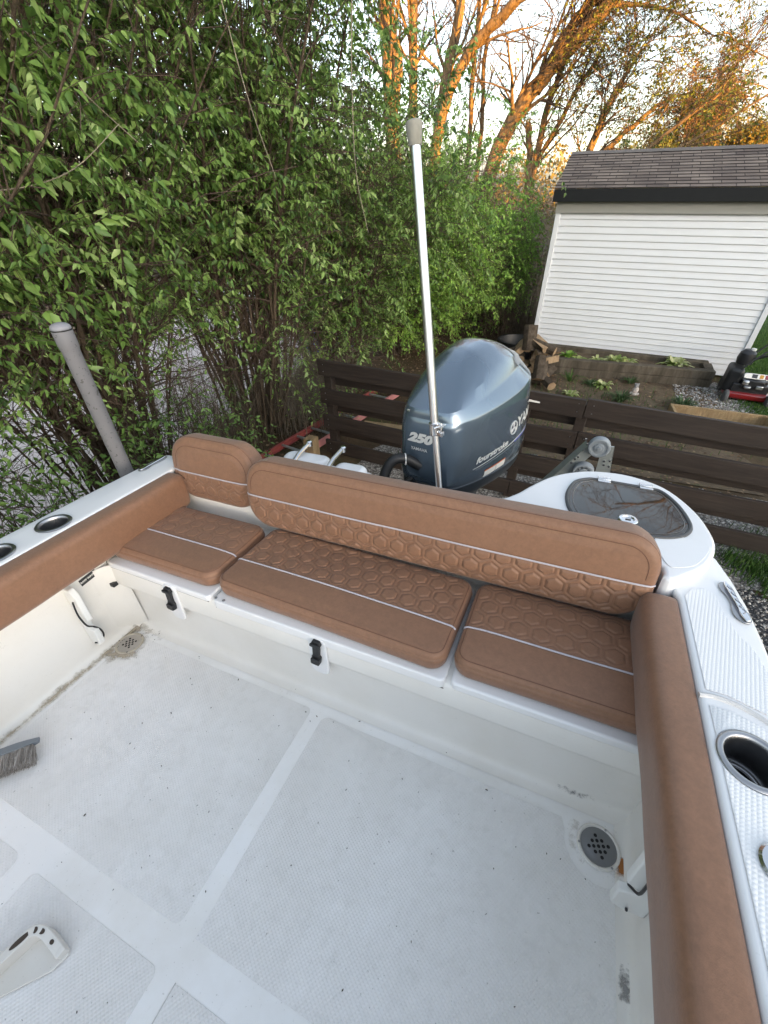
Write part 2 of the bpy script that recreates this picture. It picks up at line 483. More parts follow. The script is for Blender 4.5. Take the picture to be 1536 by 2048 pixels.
gr = [(.412, -2.2), (.594, -2.2), (.594, .9), (.591, 1.06), (.585, 1.19), (.570, 1.30), (.548, 1.40), (.50, 1.46), (.25, 1.46), (.25, 1.262), (.36, 1.24), (.405, 1.20), (.412, 1.15)]
g2 = MB().prism(gr, .570, .607).build('gunwale', GELW, boat, bevel=.012, seg=3); cut(g2, CUPS[2:], .6)
pa = [(.428, 1.165), (.445, 1.20), (.485, 1.222), (.508, 1.21), (.517, 1.13), (.532, 1.06), (.556, 1.02), (.574, .94), (.576, .80), (.54, .815), (.47, .838), (.428, .838)]
pad(pa, .6075, .6092, NSG, g2, 'nonskid_panel', .0008)
pb = [(.428, .795), (.47, .795), (.54, .77), (.576, .745), (.578, -1.6), (.428, -1.6)]
o = pad(pb, .6075, .6092, NSG, g2, 'nonskid_panel', .0008); cut(o, [(.486, .687, .066)], .6)
m = MB(); m.tube(spline([(.412, .818, .606), (.45, .823, .6068), (.50, .813, .6068), (.55, .785, .6068), (.596, .745, .604)], 6), .0065, 8)
m.build('deck_joint', simple('joint_caulk', (.55, .54, .53), .5, var=.15, vs=60), g2)
# rub rail along the outer edges
for xs in ((-1.822, -1.822), (.600, .600)):
    m = MB(); pth = [(xs[0], -2.2, .555), (xs[1], .9, .555)] + ([(.598, 1.06, .555), (.592, 1.19, .555), (.577, 1.30, .555), (.553, 1.41, .555)] if xs[0] > 0 else [(-1.822, 1.34, .555)])
    m.tube(pth, .016, 10); m.build('rub_rail', PLW, boat)
for x, y, r_ in CUPS:
    c = MB().lathe([(r_ - .004, .6065), (r_ + .007, .6075), (r_ + .009, .610), (r_ + .006, .6135), (r_ - .001, .614), (r_ - .0045, .611), (r_ - .006, .60), (r_ - .008, .52)], (x, y, 0), 48, cap=False).build('cup_holder', SSD, boat, angle=60)
    MB().lathe([(r_ - .008, .521), (r_ - .016, .518), (r_ - .017, .495), (r_ - .018, .46), (0, .455)], (x, y, 0), 40, cap=False).build('cup_bottom', simple('cup_dark', (.05, .05, .05), .3, .6), c, angle=60)
    MB().tube([(x + (r_ - .012) * math.cos(a), y + (r_ - .012) * math.sin(a), .519) for a in np.linspace(0, 2 * math.pi, 33)], .0035, 6).build('cup_ring', SS, c)
# pull-up cleats
def cleat(x, y, ang, letters):
    fr = Matrix.Translation((x, y, .608)) @ Matrix.Rotation(R(ang), 4, 'Z')
    base = spline([(-.018, -.070), (-.006, -.083), (.008, -.083), (.017, -.072), (.020, -.045), (.013, -.025), (.012, .0), (.015, .03), (.016, .055), (.010, .075), (.002, .084), (-.010, .080), (-.017, .068), (-.019, .045), (-.013, .022), (-.012, -.01), (-.019, -.035), (-.021, -.055)], 5, True)
    b = MB().prism(base, 0, .004, fr=fr).build('cleat', SSD, boat, bevel=.0015)
    top = spline([(-.003, -.078), (.008, -.08), (.014, -.068), (.012, -.04), (.0095, -.01), (.009, .03), (.008, .06), (.002, .078), (-.004, .07), (-.004, .03), (-.003, -.02), (-.006, -.055)], 5, True)
    MB().prism(top, .004, .010, fr=fr).build('cleat_bar', SS, b, bevel=.002)
    m = MB()
    if letters:
        for k in range(5):
            yy = .048 - k * .024
            m.tube([fr @ Vector((.004 + .0042 * math.sin(t * 5.5 + k), yy + .018 * (t - .5) + .003 * math.cos(t * 6 + k * 1.7), .0102)) for t in np.linspace(0, 1, 9)], .0012, 5)
    m.tube([fr @ Vector((-.0065, -.06 + .11 * t, .0045)) for t in np.linspace(0, 1, 5)], .002, 5)
    m.build('engraving', simple('engrave', (.16, .16, .18), .4, .6), b)
cleat(.551, 1.190, 8, True)
cleat(-1.778, 1.235, 2, False)
# chrome flange at the edge of the view on the right gunwale
q = MB().lathe([(.020, .002), (.036, .002), (.037, .005), (.033, .009), (.020, .009), (.019, -.05)], (.487, .500, .607), 36, sy=1.0).build('rod_holder', SS, boat)
# livewell / bait tank
BW = [(-.32, 1.30), (-.30, 1.42), (-.175, 1.455), (-.115, 1.52), (-.068, 1.61), (-.008, 1.71), (.068, 1.785), (.170, 1.838), (.30, 1.845), (.425, 1.78), (.505, 1.635), (.536, 1.487), (.530, 1.39), (.492, 1.295), (.437, 1.226), (.37, 1.18), (.30, 1.275)]
well = MB().prism(spline(BW, 5, True), .30, .645).build('livewell', GELW, boat, bevel=.022, seg=4)
LID = spline([(.078, 1.56), (.096, 1.683), (.142, 1.735), (.19, 1.744), (.352, 1.738), (.403, 1.728), (.445, 1.647), (.467, 1.55), (.465, 1.482), (.428, 1.427), (.35, 1.395), (.2, 1.39), (.11, 1.44)], 6, True)
lid = MB().prism(LID, .640, .6485).build('well_lid', ACRY, well, bevel=.002)
ring = [(x, y, .6465) for x, y in LID]; cx = sum(p[0] for p in LID) / len(LID); cy = sum(p[1] for p in LID) / len(LID)
ring = [(cx + (x - cx) * 1.025, cy + (y - cy) * 1.025, z) for x, y, z in ring]
MB().tube(ring + [ring[0]], .0075, 8).build('gasket', GASK, well)
ring2 = [(cx + (x - cx) * .93, cy + (y - cy) * .93, .6487) for x, y, z in [(p[0], p[1], 0) for p in LID]]
MB().tube(ring2 + [ring2[0]], .0016, 5).build('lid_bevel_line', simple('acryl_edge', (.14, .13, .12), .3), lid)
for x, y in ((.203, 1.752), (.355, 1.750)):
    h = MB(); h.prism(rrect(x - .024, y - .022, x + .024, y + .022, .004), .6455, .6535); h.tube([(x - .024, y - .002, .654), (x + .024, y - .002, .654)], .0045, 8)
    h.build('hinge', SS, well, bevel=.0015)
lt = MB().lathe([(.017, .0), (.030, 0), (.032, .003), (.029, .006), (.020, .007), (.017, .002), (0, .002)], (.280, 1.468, .6485), 28).build('lid_latch', SS, lid)
MB().prism(rrect(-.009, -.004, .009, .004, .003), .0022, .0035, fr=Matrix.Translation((.280, 1.468, .6485))).build('latch_slot', GASK, lt)
PADP = spline([(.36, 1.40), (.44, 1.425), (.498, 1.415), (.512, 1.385), (.476, 1.305), (.44, 1.262), (.38, 1.25)], 6, True)
MB().prism(PADP, .6455, .6475).build('smooth_step', GELW, well, bevel=.0015)
# transom caps behind the backrests
cap = MB(); cap.prism(rrect(-1.20, 1.30, -.70, 1.50, .05, 5), .30, .635)
cap.build('transom_cap', GELW, boat, bevel=.02, seg=3)
MB().prism(rrect(-1.15, 1.40, -.92, 1.50, .045, 5), .60, .680).build('transom_step', GELW, boat, bevel=.022, seg=3)
MB().prism(rrect(-.885, 1.38, -.735, 1.49, .04, 5), .60, .670).build('transom_step', GELW, boat, bevel=.022, seg=3)
for x0, x1 in ((-1.066, -1.052), (-.892, -.876)):
    h = MB(); h.tube([(x0, 1.36, .66), (x0 + .003, 1.44, .694), (x1, 1.515, .717)], .0105, 10); h.lathe([(0, 0), (.014, 0), (.014, .02), (.009, .026), (0, .026)], (x1, 1.51, .703), 12)
    h.build('transom_tube', SS, boat)
# hull
def hull():
    st = [(-5.2, .05, .78, .35), (-4.6, .42, .74, .1), (-3.8, .78, .70, -.2), (-2.8, .98, .62, -.45), (-1.5, 1.0, .58, -.6), (0, 1.0, .56, -.62), (1.2, 1.0, .555, -.62), (1.46, .97, .555, -.62)]
    m = MB(); vs = []
    for y, s, zt, zk in st:
        hw = 1.20 * s
        half = [(hw, zt), (hw * .97, zt * .4), (hw * .90, zk * .45 + .02), (hw * .86, zk * .55), (hw * .4, zk * .82), (0, zk)]
        ring = [(-.61 + a, y, b) for a, b in half] + [(-.61 - a, y, b) for a, b in half[-2::-1]]
        vs += ring
    n = 11
    fs = [(j * n + i, j * n + i + 1, (j + 1) * n + i + 1, (j + 1) * n + i) for j in range(len(st) - 1) for i in range(n - 1)]
    fs.append(tuple(range((len(st) - 1) * n, len(st) * n))); fs.append(tuple(range(n))[::-1])
    m.add(vs, fs)
    m.build('hull', GELW, boat, angle=40)
    m = MB(); fs = []; vs = []
    for y, s, zt, zk in [k for k in st if k[0] <= -1.5]:
        y = min(y, -2.22); hw = 1.20 * s
        vs += [(-.61 - hw, y, zt), (-.61, y, zt + .05), (-.61 + hw, y, zt)]
    for j in range(4): fs += [(j * 3, j * 3 + 1, j * 3 + 4, j * 3 + 3), (j * 3 + 1, j * 3 + 2, j * 3 + 5, j * 3 + 4)]
    m.add(vs, fs); m.build('foredeck', GELW, boat)
hull()
# gaff racks with a black bungee on both side walls
def rack(x, s, y, px=1.15):
    pr = [(0, .075), (.040, .075), (.055, .09), (.055, .165), (.030, .18), (.030, .205), (.052, .22), (.052, .355), (.036, .385), (0, .385)]
    pr = [(a * px, z) for a, z in pr]
    vs = [(x + s * a, y - .011, z) for a, z in pr] + [(x + s * a, y + .013, z) for a, z in pr]; n = len(pr)
    r_ = MB().add(vs, [tuple(range(n)), tuple(range(n, 2 * n))[::-1]] + [(i, (i + 1) % n, n + (i + 1) % n, n + i) for i in range(n)]).build('gaff_rack', PLW, boat, bevel=.004, seg=2)
    b = MB().tube(spline([(x + s * .05, y - .018, .335), (x + s * .05, y - .024, .27), (x + s * .045, y - .014, .20), (x + s * .058, y, .185), (x + s * .055, y + .018, .15), (x + s * .052, y + .02, .11), (x + s * .04, y + .0, .082), (x + s * .045, y - .018, .10)], 5), .0035, 6)
    b.build('bungee', BLK, r_)
rack(XL, 1, .612)
rack(XR, -1, .555, 1.45)
# label and plug on the left wall
fr = Matrix.Translation((XL + .0015, .703, .357)) @ Matrix.Rotation(R(90), 4, 'Z') @ Matrix.Rotation(R(90), 4, 'X') @ Matrix.Rotation(R(6), 4, 'Z')
lab = MB().prism([(-.036, -.0155), (.036, -.0155), (.036, .0155), (-.036, .0155)], 0, .001, fr=fr).build('wall_label', BLKM, boat)
def text(body, size, mat, name, parent, fr, off=None, shear=0, bold=.0, surf=None, ext=.0004, sx=1.0, lift=.003, direction=None):
    cu = bpy.data.curves.new('t', 'FONT'); cu.body = body; cu.size = size; cu.shear = shear; cu.offset = bold; cu.align_x = 'CENTER'; cu.align_y = 'CENTER'
    cu.extrude = 0 if surf is not None else ext; cu.resolution_u = 3
    ob = bpy.data.objects.new('t', cu); COL.objects.link(ob)
    bpy.context.view_layer.update()
    me = bpy.data.meshes.new_from_object(ob.evaluated_get(bpy.context.evaluated_depsgraph_get()))
    bpy.data.objects.remove(ob)
    bm = bmesh.new(); bm.from_mesh(me)
    if surf is not None:
        bmesh.ops.subdivide_edges(bm, edges=[e for e in bm.edges if e.calc_length() > size * .15], cuts=2, use_grid_fill=True)
        bmesh.ops.triangulate(bm, faces=bm.faces)
    o = Vector(off if off is not None else parent['off'])
    keep = True
    for v in bm.verts:
        p = Vector((v.co.x * sx, v.co.y, v.co.z)); p = fr @ p
        if surf is not None:
            d = (fr.to_3x3() @ Vector((0, 0, -1))).normalized()
            hit, nr, ix, ds = surf.ray_cast(p - d * .6, d)
            if hit is not None: p = hit - d * lift if nr.dot(d) > 0 else hit + nr * lift
        v.co = p - o
    bm.to_mesh(me); bm.free(); me.materials.clear(); me.materials.append(mat)
    q = bpy.data.objects.new(name, me); COL.objects.link(q); q.parent = parent
    return q
text('RAW WATER', .0115, LABW, 'label_text', lab, fr @ Matrix.Translation((0, 0, .0016)), bold=.0004)
m = MB(); m.tube([(XL + .004, .796, .40), (XL + .006, .785, .34), (XL + .012, .772, .283)], .0016, 5); m.build('plug_line', GASK, boat)
m = MB(); m.prism(rrect(-.018, -.012, .018, .012, .004), -.010, .010, fr=Matrix.Translation((XL + .016, .771, .272))); m.build('drain_plug', BLK, boat, bevel=.003)
# dirt: rust patch, grime line in the left corner, scuff
def patch(name, mat, fn, nu, nv, prof):
    V = []; T = []
    for i in range(nu + 1):
        for k in range(nv + 1):
            u, v = i / nu, k / nv; V.append(Vector(fn(u, v)) - Vector(floor['off'])); T.append(prof(u, v))
    F = [(i * (nv + 1) + k, (i + 1) * (nv + 1) + k, (i + 1) * (nv + 1) + k + 1, i * (nv + 1) + k + 1) for i in range(nu) for k in range(nv)]
    return np_mesh(name, V, F, mat, floor, tint=T)
bell = lambda u: max(0, 1 - (2 * u - 1) ** 2)
patch('rust_stain', RUST, lambda u, v: (.380 + .062 * u, .640 + .058 * v, .0050 + .0105 * max(0, u - .35) ** 1.3), 12, 12, lambda u, v: bell(u) * bell(v))
def cove_z(d): return interp(d, [0, .002, .01, .025, .045, .2], [.05, .028, .012, .004, .0012, .0012]) + .0022
patch('grime_stain', GRIME, lambda u, v: (XL + .012 + .06 * u, -.2 + .98 * v, max(.0042 if u > .4 else 0, cove_z(.012 + .06 * u))), 14, 40, lambda u, v: max(0, 1 - abs(u - .35) * 2.2) * (.75 + .45 * v))
patch('grime_stain', GRIME, lambda u, v: (-1.585 + .125 * v * math.cos(u * 6.2832), .695 + .125 * v * math.sin(u * 6.2832), .0048), 40, 8, lambda u, v: (.95 if v < .62 else .95 * max(0, 1 - (v - .62) / .38)) * (1.15 if math.sin(u * 6.28 - 5.6) < .3 else .65))
patch('grime_stain', GRIME, lambda u, v: (-1.62 + .20 * u, .745 + .062 * v, .0048 + .022 * max(0, v - .45) ** 1.6), 20, 10, lambda u, v: bell(v) * max(0, 1.25 - 1.2 * u))
patch('grime_stain', GRIME, lambda u, v: (.343 + .115 * v * math.cos(u * 6.2832), .695 + .105 * v * math.sin(u * 6.2832), .0048), 40, 8, lambda u, v: .42 * max(0, 1 - abs(v - .62) * 4))
patch('scuff_mark', SCUFFS, lambda u, v: (.386 + .034 * u, .372 + .10 * v, .0052 + .010 * max(0, u - .5)), 10, 16, lambda u, v: bell(u) * bell(v) * (1.3 if v > .2 else .8))
patch('scuff_mark', SCUFFS, lambda u, v: (.20 + .14 * u, .803 + .012 * v, .0075 + .03 * v), 16, 4, lambda u, v: bell(u) * bell(v) * .9)
patch('wall_smudge', SCUFFS, lambda u, v: (XL + .0025, .28 + .10 * u, .30 + .05 * v), 12, 6, lambda u, v: bell(u) * bell(v) * .85)
m = MB()
q = rs(5)
for k in range(150):
    x = q.uniform(-1.6, .38); y = q.uniform(-.2, .78) if q.rand() < .8 else q.uniform(.6, .8)
    if k > 105: x = -1.575 + q.normal(0, .06); y = .70 + q.normal(0, .05); x = max(-1.62, x)
    s = q.uniform(.0010, .0030) * (1.5 if q.rand() < .12 else 1); a = q.uniform(0, 3.14); e = q.uniform(.3, .8)
    c_, s_ = math.cos(a), math.sin(a)
    P = [(u * s * c_ - v * s * e * s_ + x, u * s * s_ + v * s * e * c_ + y, .0046) for u, v in ((-1.3, 0), (-.3, .7), (1.1, .2), (.6, -.7), (-.5, -.8))]
    m.add(P + [(p[0] * .6 + x * .4, p[1] * .6 + y * .4, .0062) for p in P], [(5, 6, 7, 8, 9)] + [(i, (i + 1) % 5, 5 + (i + 1) % 5, 5 + i) for i in range(5)])
deb = m.build('floor_debris', simple('debris', (.045, .038, .025), .9), None, smooth=False)
in_boat(deb); tag(deb, 'dark specks of leaf litter scattered over the white cockpit floor', 'debris', kind='stuff')

# ================================================================ UPHOLSTERY
HP = .0685
def hexd(u, v):
    # distance from the nearest cell edge of a pointy-top honeycomb, pitch HP
    rx, ry = 1.0, math.sqrt(3)
    x = u / HP; y = v / HP
    ax = np.mod(x, rx) - rx / 2; ay = np.mod(y, ry) - ry / 2
    bx = np.mod(x - rx / 2, rx) - rx / 2; by = np.mod(y - ry / 2, ry) - ry / 2
    s = (ax * ax + ay * ay) < (bx * bx + by * by)
    gx = np.abs(np.where(s, ax, bx)); gy = np.abs(np.where(s, ay, by))
    return (.5 - np.maximum(gx * .5 + gy * (math.sqrt(3) / 2), gx)) * HP
def sstep(a, b, x):
    t = np.clip((x - a) / (b - a), 0, 1); return t * t * (3 - 2 * t)
def cushion(name, label, W, D, T, RC, r, fr, v_pipe, hex_hi=True, seed=1, group=None, wrinkle=0, crown=.006, hexoff=0, seam_in=None, strength=1.0):
    # u along the width, v across it, w out of the upholstered face
    def axis(L):
        e = r * (1 - np.cos(np.linspace(0, math.pi / 2, 8)))
        n = int((L - 2 * r) / .0030)
        return np.concatenate([e, np.linspace(r, L - r, n)[1:-1], (L - e)[::-1]])
    us, vs = axis(W), axis(D)
    U, V = np.meshgrid(us, vs, indexing='ij')
    a = np.where(U < RC, (U - RC) / RC, np.where(U > W - RC, (U - W + RC) / RC, 0)); b = np.where(V < RC, (V - RC) / RC, np.where(V > D - RC, (V - D + RC) / RC, 0))
    ln = np.sqrt(a * a + b * b); mx = np.maximum(np.abs(a), np.abs(b)); k = np.where((ln > 1e-6) & (a != 0) & (b != 0), mx / np.maximum(ln, 1e-6), 1)
    U2 = np.where(a < 0, RC + a * k * RC, np.where(a > 0, W - RC + a * k * RC, U)); V2 = np.where(b < 0, RC + b * k * RC, np.where(b > 0, D - RC + b * k * RC, V))
    ea = np.where(a != 0, a * k, 0); eb = np.where(b != 0, b * k, 0)
    both = (a != 0) & (b != 0)
    dist = np.where(both, RC * (1 - np.sqrt(ea ** 2 + eb ** 2)), np.minimum(np.minimum(U2, W - U2), np.minimum(V2, D - V2)))
    dist = np.maximum(dist, 0)
    def height(U2, V2, dist):
        e = np.minimum(dist, r)
        w = T - r + np.sqrt(np.maximum(r * r - (r - e) ** 2, 0))
        ins = sstep(r * .6, r * 2.6, dist)
        w = w + crown * ins * (1 - ((2 * U2 / W - 1) ** 4)) * (1 - ((2 * V2 / D - 1) ** 4))
        q = rs(seed); nz = 0
        for _ in range(7):
            f1, f2, p1 = q.uniform(2, 16), q.uniform(-22, 22), q.uniform(0, 6.28); nz = nz + np.sin(U2 * f1 + V2 * f2 + p1)
        w = w + .0006 * nz * ins
        inside = sstep(.004, .012, (V2 - v_pipe) if hex_hi else (v_pipe - V2)) * sstep(.012, .03, dist)
        h = hexd(U2 + hexoff, V2 - v_pipe + .012)
        prof = -.0024 * np.exp(-((h - .0078) / .0016) ** 2) + .0022 * sstep(.0085, .014, h) + .0006 * sstep(.006, .002, h)
        w = w + prof * inside * strength
        if wrinkle:
            wr = np.sin(U2 * 75 + 3.0 * np.sin(V2 * 25) + V2 * 60) * np.exp(-((U2 - W * .27) / .16) ** 2) * inside
            sag = -np.exp(-((U2 - W * .42) / .22) ** 2) * sstep(.1, .32, V2)
            w = w + wrinkle * (.0022 * wr + .010 * sag * ins)
        # groove that the piping sits in
        w = w - .002 * np.exp(-((V2 - v_pipe) / .006) ** 2) * sstep(0, .01, dist)
        return w
    Wz = height(U2, V2, dist)
    nu, nv = U.shape
    top = np.stack([U2, V2, Wz], -1).reshape(-1, 3)
    idx = np.arange(nu * nv).reshape(nu, nv)
    F = np.stack([idx[:-1, :-1], idx[1:, :-1], idx[1:, 1:], idx[:-1, 1:]], -1).reshape(-1, 4)
    ringi = np.concatenate([idx[:, 0], idx[-1, 1:], idx[-2::-1, -1], idx[0, -2:0:-1]])
    ring = top[ringi].copy(); n = len(ring)
    c = np.array([W / 2, D / 2])
    layers = []
    for w, ins in ((T - r, 0), (T * .5, -.0025), (.012, 0), (.003, .004), (0, .010)):
        L = ring.copy(); L[:, 2] = w
        dv = c - L[:, :2]; dv = dv / np.maximum(np.linalg.norm(dv, axis=1, keepdims=True), 1e-6)
        L[:, :2] += dv * ins; layers.append(L)
    V3 = [top]; base = len(top); prev = ringi; FF = [F]
    for L in layers:
        cur = np.arange(base, base + n); V3.append(L); base += n
        FF.append(np.stack([prev, np.roll(prev, -1), np.roll(cur, -1), cur], -1)); prev = cur
    V3 = np.concatenate(V3); FF = np.concatenate(FF)
    mi = np.zeros(len(FF), np.int32)
    off = fr @ Vector((W / 2, D / 2, 0))
    M4 = np.array(fr)
    P = V3 @ M4[:3, :3].T + M4[:3, 3] - np.array(off)
    root = thing(name, label, 'cushion', off, group, boat=True)
    body = np_mesh('cover', P, FF, VIN, root, smooth=True)
    bm = bmesh.new(); bm.from_mesh(body.data)
    bmesh.ops.holes_fill(bm, edges=[e for e in bm.edges if e.is_boundary], sides=0)
    bmesh.ops.recalc_face_normals(bm, faces=bm.faces); bm.to_mesh(body.data); bm.free()
    # piping
    uu = np.linspace(.002, W - .002, 120); vv = np.full_like(uu, v_pipe)
    dd = np.minimum(uu, W - uu)
    hh = height(uu, vv, np.minimum(dd, min(v_pipe, D - v_pipe))) + .0022
    pp = [fr @ Vector((float(x), float(y), float(z))) for x, y, z in zip(uu, vv, hh)]
    MB().tube(pp, .0029, 8).build('piping', PIPE, root)
    # stitched seam lines
    sm = MB()
    def loop(ins, rad=.0011):
        q = np.linspace(0, 1, 1)
        pts = rrect(ins, ins, W - ins, D - ins, max(RC - ins, .012), 8)
        full = []
        for i in range(len(pts)):
            p, p2 = np.array(pts[i]), np.array(pts[(i + 1) % len(pts)])
            m_ = max(1, int(np.linalg.norm(p2 - p) / .02))
            full += [tuple(p + (p2 - p) * t / m_) for t in range(m_)]
        A = np.array(full)
        hz = height(A[:, 0], A[:, 1], np.full(len(A), ins))
        path = [fr @ Vector((float(a), float(b), float(z) + .0002)) for (a, b), z in zip(A, hz)]
        return path + [path[0]]
    for s_ in (seam_in or []):
        lp = loop(s_)
        if not hex_hi:
            # on the backrests the seam only runs round the part above the piping
            inv = fr.inverted(); hi = [(inv @ p).y > v_pipe + .004 for p in lp[:-1]]
            k0 = next(i for i in range(len(hi)) if hi[i] and not hi[i - 1]); n_ = len(hi); run = []
            while hi[(k0 + len(run)) % n_]: run.append(lp[(k0 + len(run)) % n_])
            lp = run
        sm.tube(lp, .0011, 5)
    if seam_in: sm.build('seam', SEAM, root)
    return root
SEATS = 'brown bench seat cushions'
fr_seat = lambda x, y, z, a=0: Matrix.Translation((x, y, z)) @ Matrix.Rotation(R(a), 4, 'Z')
cushion('seat_cushion', 'brown quilted seat cushion in the corner by the left side bolster', .572, .355, .066, .058, .022, fr_seat(-1.652, .812, .3945, .6), .140, seed=3, group=SEATS, seam_in=[.012], strength=.7)
cushion('seat_cushion', 'long brown quilted seat cushion in the middle of the bench, wrinkled at its back', .885, .375, .067, .048, .022, fr_seat(-1.066, .812, .3945, -1.2), .135, seed=8, group=SEATS, wrinkle=1.0, seam_in=[.012], hexoff=.02, strength=1.15)
cushion('seat_cushion', 'brown quilted seat cushion at the right end of the bench beside the right bolster', .575, .372, .067, .050, .022, fr_seat(-.158, .806, .3965, .2), .138, seed=14, group=SEATS, seam_in=[.012], hexoff=.01, strength=.95)
def fr_back(x, y, z, tilt):
    # u to the right, v up the back, w towards the bow
    a = R(tilt); c, s = math.cos(a), math.sin(a)
    m = Matrix(((1, 0, 0), (0, s, -c), (0, c, s))).to_4x4(); m.translation = (x, y, z); return m
BACKS = 'brown bench backrests'
cushion('backrest_cushion', 'long brown backrest cushion with one row of hexagon quilting under its grey piping', 1.51, .294, .095, .110, .026, fr_back(-1.158, 1.232, .466, 8), .140, hex_hi=False, seed=21, group=BACKS, seam_in=[.002, .034], hexoff=.03, crown=.008, strength=1.7)
cushion('backrest_cushion', 'short brown backrest cushion in the left corner of the bench', 0.485, .300, .092, .125, .026, fr_back(-1.652, 1.302, .466, 8), .135, hex_hi=False, seed=25, group=BACKS, seam_in=[.002, .040], hexoff=.0, crown=.012, strength=1.1)
# coaming bolsters
def bolster(label, s, y1, skew):
    pr = [(.021, .601), (.050, .6055), (.083, .605), (.100, .599), (.109, .586), (.1125, .566), (.1125, .53), (.111, .49), (.106, .455), (.092, .436), (.07, .428), (.04, .424), (.004, .422), (.004, .560), (.018, .575)]
    pr = [(p[0], p[1]) for p in spline(pr, 4, True)]
    ys = list(np.linspace(-2.0, y1 - .03, 60)) + [y1 - .018, y1 - .008, y1 - .002, y1]
    sh = [1] * 60 + [.985, .94, .86, .70]
    X0 = XL if s == 1 else XR
    cx_, cz_ = .055, .515
    m = MB(); vs = []; n = len(pr)
    q = rs(4 if s == 1 else 6); ph = q.uniform(0, 6.28, 4)
    for y, k in zip(ys, sh):
        wv = .0012 * math.sin(y * 9 + ph[0]) + .0009 * math.sin(y * 23 + ph[1])
        for a, z in pr:
            aa = cx_ + (a - cx_) * k; zz = cz_ + (z - cz_) * k
            if a > .06: aa += wv
            vs.append((X0 + s * aa + skew * max(0, y - .45), y, zz))
    fs = [(j * n + i, j * n + (i + 1) % n, (j + 1) * n + (i + 1) % n, (j + 1) * n + i) for j in range(len(ys) - 1) for i in range(n)]
    fs += [tuple(range(n)), tuple(range((len(ys) - 1) * n, len(ys) * n))[::-1]]
    m.add(vs, fs)
    o = in_boat(m.build('coaming_bolster', VIN, None, off=(X0 + s * .06, 0, .43), angle=60))
    return tag(o, label, 'bolster', 'padded brown bolsters along the cockpit sides')
bolster('padded brown bolster along the left cockpit wall above the white gaff rack', 1, 1.215, -.012)
bolster('padded brown bolster along the right cockpit wall beside the ribbed gunwale', -1, 1.165, 0)
# ================================================================ OUTBOARD MOTOR
TH = R(11); ct, st_ = math.cos(TH), math.sin(TH)
MX, MY = -.612, 1.865
def ml(u, v, z): return (MX + u * ct + v * st_, MY - u * st_ + v * ct, z)
motor = thing('outboard_motor', 'large blue-grey outboard motor with silver lettering hung behind the boat', 'outboard motor', (MX, 1.55, .30), boat=True)
HALF = [(0, 0), (0, .06), (.003, .105), (.016, .140), (.05, .170), (.12, .203), (.22, .238), (.34, .268), (.46, .288), (.57, .297), (.66, .292), (.74, .272), (.80, .235), (.84, .18), (.862, .11), (.868, .05), (.868, 0)]
# finer along the outline
hv = [p for p in spline(HALF, 3)]
ringp = [(v, max(0, w)) for v, w in hv] + [(v, -max(0, w)) for v, w in hv[-2:0:-1]]
VC = .43
zl1 = lambda v: .752 + .108 * (max(v, 0) / .86) ** 1.15
zl2 = lambda v: .784 + .150 * (min(v, .86) / .86) ** .8
zc = lambda v: interp(v, [0, .08, .2, .35, .5, .62, .74, .82, .87], [.795, .872, .957, 1.024, 1.052, 1.046, 1.005, .955, .92])
def cowl(levels, name, mat, cap_top, cap_bot=False):
    m = MB(); vs = []; n = len(ringp)
    for su, sv, zf in levels:
        for v, u in ringp:
            vv = VC + (v - VC) * sv; uu = u * su
            vs.append(ml((uu * (1 - .24 * max(0, min(1, (v - .02) / .80)) ** .8) if (su <= .896 and cap_top and not cap_bot) else uu), vv, zf(vv) if callable(zf) else zf))
    fs = [(j * n + i, j * n + (i + 1) % n, (j + 1) * n + (i + 1) % n, (j + 1) * n + i) for j in range(len(levels) - 1) for i in range(n)]
    if cap_top: fs.append(tuple(range((len(levels) - 1) * n, len(levels) * n)))
    if cap_bot: fs.append(tuple(range(n))[::-1])
    m.add(vs, fs)
    return m
lv = [(.955, .965, .405), (.985, .988, .425), (1.0, 1.0, .47), (1.0, 1.0, .56), (.985, .985, lambda v: zl1(v) - .05), (.962, .972, lambda v: zl1(v) - .006), (.955, .966, zl1), (.948, .964, lambda v: zl1(v) + .005)]
lv += [(.895, .958, lambda v: zl2(v) - .006), (.88, .953, zl2), (.865, .946, lambda v: zl2(v) + .008)]
for t in (.80, .70, .58, .46, .34, .22, .10):
    lv.append((.865 * t / .9 if t < .9 else .865, .93 * t / .86, (lambda t: lambda v: zl2(v) + .008 + (zc(v) - zl2(v) - .008) * (1 - (t * 1.02) ** 2.3))(t)))
cw = cowl(lv, 'cowling', MPAINT, True)
cowl_o = cw.build('cowling', MPAINT, motor, angle=21)
_bm = bmesh.new(); _bm.from_mesh(cowl_o.data); _bm.transform(Matrix.Translation(Vector(motor['off'])))
SURF = BVHTree.FromBMesh(_bm)
lv = [(.80, .86, .30), (.90, .93, .325), (.955, .962, .36), (.965, .968, .398), (.95, .96, .402)]
cowl(lv, 'pan', MPAINT2, True, True).build('lower_pan', MPAINT2, motor, angle=40)
MB().tube([ml(-.10, -.002, .792), ml(-.085, -.003, .79)], .006, 6).build('front_latch', SS, motor)
MB().tube([ml(.055, -.002, .787), ml(.072, -.003, .787)], .005, 6).build('front_latch', SS, motor)
